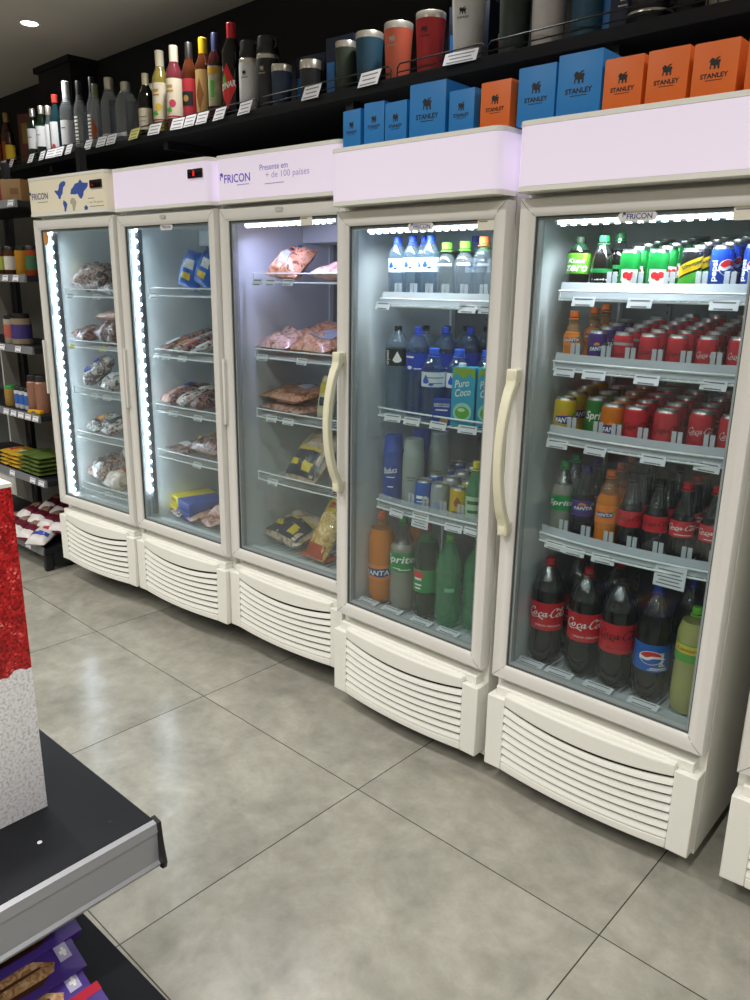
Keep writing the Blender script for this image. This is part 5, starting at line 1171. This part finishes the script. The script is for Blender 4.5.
flask('white vacuum flask with black lid beside the red-capped bottle', -.468, .292, .096, '#d9dbe0', INKK)
flask('black vacuum flask with black lid beside the white flask', -.345, .287, .098, '#26282c', GREYINK)
tumbler('steel_tumbler', 'short navy tumbler with steel rim beside the black flask', -.255, .166, .086, '#27364e', taper=.9, rim=.026)
tumbler('steel_tumbler', 'short black tumbler with steel rim between two dark boxes', -.07, .152, .09, '#1e1f22', taper=.9, rim=.032)
def darkbox(label, u, y, w_, h_, turn=6):
    t = thing('drinkware_box', label, 'box'); MB().box(-w_ / 2, -.045, 0, w_ / 2, .045, h_, bev=.001).build('carton', pm('box_navy', '#1c2740', .5), t)
    m = MB(); on_plane(m, rect2(w_ * .28, h_ * .5, -w_ * .32, h_ * .36), (0, -.0456, 0), X, Z); m.build('blue_panel', pm('panel_blue', '#2f7ac4', .5), t)
    m = MB(); on_plane(m, rect2(w_ * .34, h_ * .34, w_ * .12, h_ * .72), (0, -.0456, 0), X, Z); m.build('window', pm('box_window', '#0c0d10', .2), t)
    m = MB(); on_plane(m, rect2(w_ * .2, h_ * .035, w_ * .2, h_ * .5), (0, -.0458, 0), X, Z); on_plane(m, rect2(w_ * .3, h_ * .02, w_ * .2, h_ * .42), (0, -.0458, 0), X, Z); m.build('lettering', PAPER, t)
    return wplace(t, u, y, turn)
darkbox('dark navy box behind the short navy tumbler', -.15, .19, .16, .2)
darkbox('tall navy box with blue panel behind the olive tumbler', .07, .15, .14, .222)
darkbox('navy box behind the red and white tumblers', .66, .2, .16, .225)
darkbox('navy box with white lettering beside the black jug', 1.245, .14, .1, .19)
for col, u, h_, d_, y_, lab, em in (('#3c473c', .135, .182, .086, .085, 'olive green tumbler with steel rim', None), ('#1f4a60', .258, .19, .104, .085, 'teal blue tumbler with steel rim behind the pale price tag', None), ('#d9684c', .404, .193, .104, .085, 'coral orange tumbler with steel rim', GREYINK), ('#b92a2c', .555, .196, .104, .085, 'bright red tumbler with steel rim', REDDK), ('#dcdad6', .728, .222, .112, .075, 'white tumbler with steel rim and dark emblem', INKK), ('#8c2026', .83, .1, .07, .16, 'small dark red cup behind the guard rail', None), ('#2c3a30', .905, .235, .1, .085, 'dark green tall tumbler beside the cream one', None), ('#d3cdc8', 1.03, .25, .108, .085, 'cream tall tumbler with its top out of view', None), ('#2a566e', 1.165, .25, .1, .085, 'blue-teal tall tumbler with its top out of view', None)):
    tumbler('steel_tumbler', lab, u, h_, d_, col, y=y_, emblem=em, taper=.8 if h_ < .23 else .9)
t = thing('handled_jug', 'black insulated jug with side handle near the end of the shelf', 'jug')
MB().lathe([(0, 0), (.06, 0), (.064, .006), (.064, .17), (.05, .19), (0, .19)], 30).build('body', pm('jug_black', '#1b1c1f', .35), t); MB().lathe([(.0645, .03), (.0645, .036)], 30).build('steel_band', STEEL, t)
MB().tube([(.06, 0, .15), (.1, 0, .155), (.112, 0, .13), (.112, 0, .07), (.1, 0, .045), (.06, 0, .05)], .009, 10).build('handle', pm('jug_black', '#1b1c1f', .35), t); wplace(t, 1.36, .09, -10)
tumbler('steel_tumbler', 'small bare steel cup at the end of the shelf', 1.56, .09, .07, '#a39a8c', taper=.9, rim=.03)
tumbler('steel_tumbler', 'black tumbler beside the small steel cup at the shelf end', 1.47, .17, .09, '#1b1c1f')

# ------------------------------------------------------------------ grocery rack at the end of the cooler row
RK = thing('grocery_rack', 'black metal grocery rack with grey price rails at the end of the cooler row', 'rack', (0, 0, 0))
RAILG = pm('grey_price_rail', '#6c6d70', .45); BACKP = pm('grey_back_panel', '#77766f', .7, var=.05)
RX1 = -.105; RX0 = -1.35
RZ = (1.962, 1.602, 1.24, .882, .525)
for k, z in enumerate(RZ):
    sh = MB(); x1 = RX1 - (.02 if k == 0 else 0)
    sh.box(RX0, .004, z - .03, x1, .36, z, bev=.002); so = sh.build('shelf_board', BLACKS, RK)
    rl = MB(); rl.prism([(.003, z - .034), (-.012, z - .032), (-.004, z + .006), (.003, z + .006)], 'yz', RX0, x1); ro = rl.build('price_rail', RAILG, so)
    for j, xx in enumerate(((-.17, -.33), (-.2, -.32, -.45), (-.26, -.45), (-.14, -.225, -.31, -.40, -.49), (-.15, -.25, -.5))[k]):
        c = tag_card('price_tag', so, xx, -.0105, z - .014, w=.062, h=.03, tilt=-.2)
sh = MB(); sh.box(RX0, -.03, .10, -.15, .36, .135, bev=.002); so = sh.build('base_shelf', BLACKS, RK)
MB().prism([(-.034, .10), (-.044, .102), (-.036, .145), (-.03, .145)], 'yz', RX0, -.15).build('price_rail', RAILG, so)
tag_card('price_tag', so, -.32, -.0435, .122, w=.06, h=.03, tilt=-.18)
for xx in (-.172, -1.3): MB().box(xx - .015, -.025, 0, xx + .015, .02, .1, bev=.002).build('foot', BLACKM, RK)
for xx in (-.16, -1.05): MB().box(xx - .02, .362, 0, xx + .02, .40, 2.25).build('upright', BLACKM, RK)
MB().box(-.98, .366, .14, -.19, .38, 1.95).build('back_panel', BACKP, RK); MB().box(-1.35, .366, .14, -1.12, .38, 1.95).build('back_panel', BACKP, RK)
MB().box(-.16, .36, .0, -.135, .40, 2.0).box(-.17, .02, .02, -.15, .36, .1).build('side_plate', BLACKM, RK)
# glass-fronted cabinet further along, seen between the shelves
GC = thing('glass_cabinet', 'pale-framed glass cabinet glimpsed behind the grocery rack shelves', 'cabinet', (0, 0, 0))
f = MB(); f.box(-1.5, .42, .1, -1.38, .47, 1.3, bev=.008); f.box(-2.6, .42, .1, -1.5, .47, .22, bev=.008); f.build('frame', FRAME, GC)
MB().box(-2.6, .43, .22, -1.5, .434, 1.3).build('glass_pane', GLASS, GC)
MB().box(-2.6, .5, 0, -1.36, .9, 1.32).build('cabinet_body', pm('cabinet_dark', '#2b2f33', .4), GC)
def rplace(o, x, y, z, turn=20): o.location = (x, y, z); o.rotation_euler = (0, 0, rad(turn)); return o
t = carton('food_carton', 'tan carton on the uppermost rack shelf', .12, .09, .108, pm('tan_carton', '#8c6a40', .6, var=.15), [('print', [(rect2(.05, .03, .02, .05), (0, -.0456, 0), X)], pm('tan_print', '#6a4c28', .6))]); rplace(t, -.27, .075, RZ[0], 25)
t = carton('food_carton', 'dark red carton beside the tan one on the uppermost rack shelf', .1, .08, .12, pm('dark_red_carton', '#7c1a20', .5, var=.15), [('print', [(rect2(.04, .03, 0, .07), (0, -.0406, 0), X)], PRINT)]); rplace(t, -.43, .075, RZ[0], 20)
def jar_(label, x, z, d, h, body, lidc, labc, name='food_jar', lidh=.025, shoulder=.85, y=.075, cat='jar'):
    t = thing(name, label, cat); r = d / 2
    MB().lathe([(0, .003), (r * .9, 0), (r, .006), (r, h * shoulder), (r * .8, h - lidh - .002), (r * .78, h - lidh)], 20).build('body', body, t)
    MB().lathe([(0, h - lidh - .002), (r * .86, h - lidh - .002), (r * .86, h - .002), (r * .82, h), (0, h)], 20).build('lid', capm(lidc), t)
    if labc: MB().lathe([(r + .0006, h * .2), (r + .0006, h * .66)], 22).build('label', labc, t)
    return rplace(t, x, y, z)
JB = pm('jar_glass_brown', '#4a2e1a', .15, var=.2); JY = pm('jar_amber', '#a8761c', .15, var=.15); JO = pm('jar_orange_red', '#8c3a1c', .2, var=.2); JG = pm('jar_olive', '#7d8a34', .2, var=.2)
LW = pm('jar_white_label', '#c9c2b8', .5, var=.15, scale=40)
jar_('jar with yellow-green label and black lid, second rack shelf', -.53, RZ[1], .07, .15, JB, '#141416', pm('lime_label', '#a3ad3c', .5))
jar_('brown jar with white and red label and black lid, second rack shelf', -.42, RZ[1], .07, .15, JB, '#141416', LW)
jar_('amber jar with black lid, second rack shelf', -.285, RZ[1], .075, .148, JY, '#141416', None)
jar_('orange-red jar with green patch next to the amber jar, second rack shelf', -.185, RZ[1], .06, .148, JO, '#1c1614', pm('green_patch', '#2c5a3c', .5))
jar_('white-labelled jar with red spots and black lid, third rack shelf', -.508, RZ[2], .075, .155, pm('jar_cream', '#a39a88', .3, var=.2), '#141416', pm('red_spot_label', '#b0564a', .5, var=.4, scale=50), lidh=.028)
jar_('wide jar with purple band and black lid, third rack shelf', -.38, RZ[2], .105, .165, pm('jar_beige', '#8a7a62', .3, var=.2), '#141416', pm('purple_band', '#3a2c6c', .5), lidh=.03)
jar_('squat jar with bright green lid, fourth rack shelf', -.60, RZ[3], .07, .115, pm('jar_mustard', '#a3803c', .3, var=.3), '#2c8a34', None, lidh=.03)
for k, x in enumerate((-.505, -.448, -.383)): jar_(('first', 'second', 'third')[k] + ' of three white squeeze bottles with blue label beside the green-lidded jar', x, RZ[3], .045, .12, pm('squeeze_white', '#c9ccd0', .4), '#2a2c30', pm('squeeze_blue', '#2f62b0', .5), 'squeeze_bottle', .02, .8, cat='bottle')
jar_('tall pink-brown jar with dark lid beside the squeeze bottles', -.297, RZ[3], .08, .20, pm('pink_salt', '#8f6450', .3, var=.2), '#222022', None, lidh=.03, shoulder=.8)
jar_('tall pink-brown jar with dark lid at the shelf end', -.205, RZ[3], .08, .205, pm('pink_salt', '#8f6450', .3, var=.2), '#222022', None, lidh=.03, shoulder=.8)
t = carton('food_pouch', 'small bright yellow pouch lying before the pink-brown jars', .1, .03, .022, pm('pouch_yellow', '#d8a41c', .4, var=.1), [('print', [(rect2(.03, .01, 0, .012), (0, -.0156, 0), X)], PRINT)], bev=.008); rplace(t, -.215, .03, RZ[3], 14)
def flatpack(label, name, x, y, z, w_, d_, h_, mat, rz, st=()):
    return pack(name, label, 0, 0, 0, 0, w_, d_, h_, mat, random.randint(0, 9999), (0, 0, rz), st, 'packaged food', lump=.2, base=Vector((x, y, z)))
YPK = pm('yellow_pack', '#b8922a', .35, var=.25, scale=25); GPK = pm('olive_green_pack', '#50602c', .35, var=.25, scale=25)
for c, (x, nm) in enumerate(((-.66, 'outer'), (-.545, 'inner'))):
    for k in range(4): flatpack(('bottom', 'second', 'third', 'top')[k] + f' yellow pack of the {nm} yellow stack on the fifth rack shelf', 'pasta_pack', x + random.uniform(-.008, .008), .1, RZ[4] + .023 * k, .12, .17, .026, YPK, random.uniform(-8, 8), [(.1, -.2, .6, .6, PAPER if k == 3 and c else REDST, 'label')] if k % 2 else ())
for c, (x, nm) in enumerate(((-.40, 'first'), (-.27, 'second'))):
    for k in range(5): flatpack(('bottom', 'second', 'third', 'fourth', 'top')[k] + f' green pack of the {nm} green stack on the fifth rack shelf', 'grain_pack', x + random.uniform(-.008, .008), .1, RZ[4] + .024 * k, .13, .18, .027, GPK, random.uniform(-8, 8))
MRN = pm('maroon_bag', '#5c1a2a', .35, var=.2, scale=16); WBG = pm('white_bag', '#c9c4c0', .35, var=.1)
for k, (x, y, z, rz, st) in enumerate(((-.62, .02, 0, 20, 0), (-.49, .02, 0, 14, 0), (-.36, .02, 0, 24, 0), (-.24, .02, 0, 30, 1), (-.58, .13, .045, 10, 0), (-.45, .13, .045, 22, 0), (-.32, .13, .045, 16, 0), (-.22, .14, .045, 28, 0), (-.52, .24, .085, 18, 0), (-.38, .24, .085, 12, 0), (-.26, .25, .085, 20, 0))):
    lab = ('white bag with blue and red print lying on the bottom rack shelf end' if st else ('maroon and white bag in the ' + ('front', 'middle', 'rear')[0 if k < 4 else 1 if k < 8 else 2] + ' row on the bottom rack shelf, ' + ('first', 'second', 'third', 'fourth')[(k, k - 4, k - 8)[0 if k < 4 else 1 if k < 8 else 2]] + ' along'))
    pack('flour_bag', lab, 0, 0, 0, 0, .12, .19, .07, WBG if st else MRN, 300 + k, (16, 0, rz), [(0, -.3, 1.8, .3, BLUEST, 'blue_band'), (.2, .3, .6, .3, REDST, 'red_mark')] if st else [(0, -.7, 1.9, .55, WBG, 'white_end'), (0, .3, .9, .4, pm('bag_print_tan', '#8a6a5a', .5), 'print')], 'packaged food', lump=.2, base=Vector((x, y, .158 + z)))

# ------------------------------------------------------------------ display stand in front, with the glittery panel box
ST = thing('display_stand', 'black display shelf with silver price rail close to the viewer', 'shelf', (0, 0, 0))
sx0, sx1, sy0, sy1 = 1.985, 2.664, -2.45, -1.143
MB().box(sx0, sy0, .465, sx1, sy1, .5, bev=.002).build('shelf_board', BLACKS, ST)
SILR = pm('silver_price_rail', '#96979c', .38, metal=.3, var=.05, scale=6)
r = MB()
r.prism([(sx1, .492), (sx1 + .004, .5015), (sx1 + .016, .4985), (sx1 + .019, .478), (sx1 + .0165, .476), (sx1 + .015, .408), (sx1 + .021, .402), (sx1 + .019, .396), (sx1 + .004, .398), (sx1, .41)], 'xz', sy0, sy1 - .002)
r.build('price_rail', SILR, ST)
e_ = MB(); e_.prism([(sx1 - .004, .504), (sx1 + .019, .5), (sx1 + .024, .455), (sx1 + .034, .408), (sx1 + .03, .394), (sx1 + .018, .392), (sx1 + .006, .44)], 'xz', sy1 - .002, sy1 + .007); e_.build('rail_end_cap', pm('black_plastic', '#121214', .4), ST)
e_ = MB(); e_.prism([(sx0 - .022, .43), (sx0 - .01, .5), (sx0 + .012, .506), (sx0 + .012, .45), (sx0, .41), (sx0 - .018, .404)], 'xz', sy1 - .002, sy1 + .012); e_.build('rail_end_cap', pm('black_plastic', '#121214', .4), ST)
h = MB()
for (x, y, mi) in ((2.617, -1.216, 0), (2.553, -1.357, 1)): h.lathe([(0, .5008), (.0045, .5008)], 14, (x, y, 0))
h = MB().lathe([(0, .5008), (.0042, .5008)], 14, (2.607, -1.208, 0)).build('peg_hole', DARK, ST)
h = MB().lathe([(0, .5008), (.0045, .5012), (.005, .5002)], 14, (2.56, -1.335, 0)).build('white_peg', PAPER, ST)
MB().box(1.9, sy0, .0, 2.8, -1.178, .1, bev=.003).build('base_deck', BLACKS, ST)
MB().box(2.28, sy0, .1, 2.34, sy1 - .05, .465).build('centre_panel', BLACKM, ST)
# box
def glitter():
    m, nt, out = newmat('glitter_print'); L = nt.links.new
    p = nd(nt, 'ShaderNodeBsdfPrincipled'); p.inputs['Roughness'].default_value = .35
    tc = nd(nt, 'ShaderNodeTexCoord'); sp = nd(nt, 'ShaderNodeSeparateXYZ'); L(tc.outputs['Object'], sp.inputs[0])
    # red sequins above, white flecks below a ragged line
    v = nd(nt, 'ShaderNodeTexVoronoi'); v.inputs['Scale'].default_value = 210; L(tc.outputs['Object'], v.inputs['Vector'])
    w_ = nd(nt, 'ShaderNodeTexNoise'); w_.inputs['Scale'].default_value = 30; w_.inputs['Detail'].default_value = 3; L(tc.outputs['Object'], w_.inputs['Vector'])
    sx = nd(nt, 'ShaderNodeSeparateColor'); L(v.outputs['Color'], sx.inputs[0])
    mm = nd(nt, 'ShaderNodeMath', operation='MULTIPLY'); L(sx.outputs[0], mm.inputs[0]); L(w_.outputs['Fac'], mm.inputs[1])
    r1 = nd(nt, 'ShaderNodeValToRGB'); e = r1.color_ramp.elements
    e[0].position = .05; e[0].color = (*lin('#7c1014'), 1); e[1].position = .62; e[1].color = (*lin('#f28a80'), 1)
    x = e.new(.3); x.color = (*lin('#b5181c'), 1); x = e.new(.5); x.color = (*lin('#d02a2a'), 1)
    L(mm.outputs[0], r1.inputs[0])
    n2 = nd(nt, 'ShaderNodeTexNoise'); n2.inputs['Scale'].default_value = 170; n2.inputs['Detail'].default_value = 6; L(tc.outputs['Object'], n2.inputs['Vector'])
    r2 = nd(nt, 'ShaderNodeValToRGB'); e = r2.color_ramp.elements
    e[0].position = .25; e[0].color = (*lin('#b4b2b7'), 1); e[1].position = .56; e[1].color = (*lin('#f4f2f5'), 1)
    L(n2.outputs['Fac'], r2.inputs[0])
    n3 = nd(nt, 'ShaderNodeTexNoise'); n3.inputs['Scale'].default_value = 24; L(tc.outputs['Object'], n3.inputs['Vector'])
    a = nd(nt, 'ShaderNodeMath', operation='MULTIPLY_ADD'); a.inputs[1].default_value = .05; L(n3.outputs['Fac'], a.inputs[0]); L(sp.outputs['Z'], a.inputs[2])
    g = nd(nt, 'ShaderNodeMath', operation='GREATER_THAN'); g.inputs[1].default_value = .353; L(a.outputs[0], g.inputs[0])
    mx = nd(nt, 'ShaderNodeMix', data_type='RGBA'); L(g.outputs[0], mx.inputs['Factor']); L(r2.outputs[0], mx.inputs['A']); L(r1.outputs[0], mx.inputs['B'])
    L(mx.outputs['Result'], p.inputs['Base Color'])
    bp = nd(nt, 'ShaderNodeBump'); bp.inputs['Strength'].default_value = .25; bp.inputs['Distance'].default_value = .002; L(v.outputs['Distance'], bp.inputs['Height']); L(bp.outputs[0], p.inputs['Normal'])
    L(p.outputs[0], out.inputs[0]); return m
DB = thing('display_box', 'tall red glitter over white glitter cardboard box standing on the black shelf', 'box', (2.464, -1.271, .5), 0)
MB().box(-.26, -.42, 0, 0, 0, .705, bev=.001).build('printed_card', glitter(), DB)
MB().box(-.262, -.422, .7045, .0015, .0015, .712).build('white_lid_edge', pm('white_card', '#e2dfda', .6), DB)
# purple wafer boxes lying in a shingled row on the deck
PURP = pm('purple_foil_print', '#4a2f8c', .35, var=.08, coat=.4); WAF = mottle('wafer_picture', ['#8a5a34', '#c29462', '#dcb98a'], 60, .4, 0); CHOC = pm('chocolate_picture', '#4c2a1a', .4)
def wafer(label, x, y, z, tilt, w_=.12, l_=.24, h_=.035, rz=0):
    t = thing('wafer_box', label, 'box', (x, y, z), 0, 'purple wafer boxes on the deck'); t.rotation_euler = (0, rad(tilt), rad(rz))
    MB().box(0, -l_, 0, w_, 0, h_, bev=.0015).build('carton', PURP, t)
    m = MB().box(.0, -l_ - .0006, h_ - .012, .02, .0006, h_ + .0006); m.build('red_edge', pm('wafer_red', '#c01f3a', .35), t)
    zt = h_ + .0008
    m = MB(); on_plane(m, poly2([(.034, -.19), (.05, -.085), (.075, -.05), (.092, -.06), (.098, -.16), (.08, -.21), (.05, -.215)]), (0, 0, zt), X, Y); m.build('wafer_picture', WAF, t)
    m = MB(); on_plane(m, poly2([(.062, -.2), (.066, -.08), (.071, -.075), (.07, -.2)]), (0, 0, zt + .0004), X, Y); on_plane(m, poly2([(.09, -.17), (.094, -.07), (.104, -.09), (.1, -.17)]), (0, 0, zt + .0004), X, Y); m.build('filling_picture', CHOC, t)
    m = MB(); on_plane(m, rect2(.036, .026, .066, -.028), (0, 0, zt + .0006), X, Y); m.build('pale_panel', pm('pale_lilac_panel', '#b9b3d4', .5), t)
    m = MB(); on_plane(m, rect2(.02, .006, .066, -.026), (0, 0, zt + .001), X, Y); on_plane(m, rect2(.008, .014, .066, -.028), (0, 0, zt + .0012), X, Y); m.build('panel_print', INKW, t)
    m = MB(); on_plane(m, poly2([(.012, -.21), (.016, -.07), (.028, -.06), (.026, -.13), (.03, -.2)]), (0, 0, zt + .0004), X, Y); m.build('white_flash', INKW, t)
    return t
wafer('purple wafer box with red edge, rearmost of the shingled row under the shelf', 2.405, -1.255, .222, 22)
wafer('purple wafer box with picture and pale panel, second in the shingled row', 2.470, -1.281, .190, 22)
wafer('purple wafer box with red edge showing above its panel, third in the shingled row', 2.527, -1.292, .160, 22)
wafer('purple wafer box with broad red top, lowest of the shingled row at the picture corner', 2.628, -1.285, .137, 17)

# ------------------------------------------------------------------ finish
wd = bpy.data.worlds.new('shop_air'); SC.world = wd; wd.use_nodes = True
wd.node_tree.nodes['Background'].inputs[0].default_value = (.02, .02, .022, 1)
SC.view_settings.view_transform = 'Standard'; SC.view_settings.look = 'None'; SC.view_settings.gamma = 1; SC.view_settings.exposure = 0.0
SC.view_settings.use_curve_mapping = False
SC.cycles.transparent_max_bounces = 40; SC.cycles.max_bounces = 10
SC.cycles.sample_clamp_indirect = 12; SC.cycles.caustics_reflective = False; SC.cycles.caustics_refractive = False
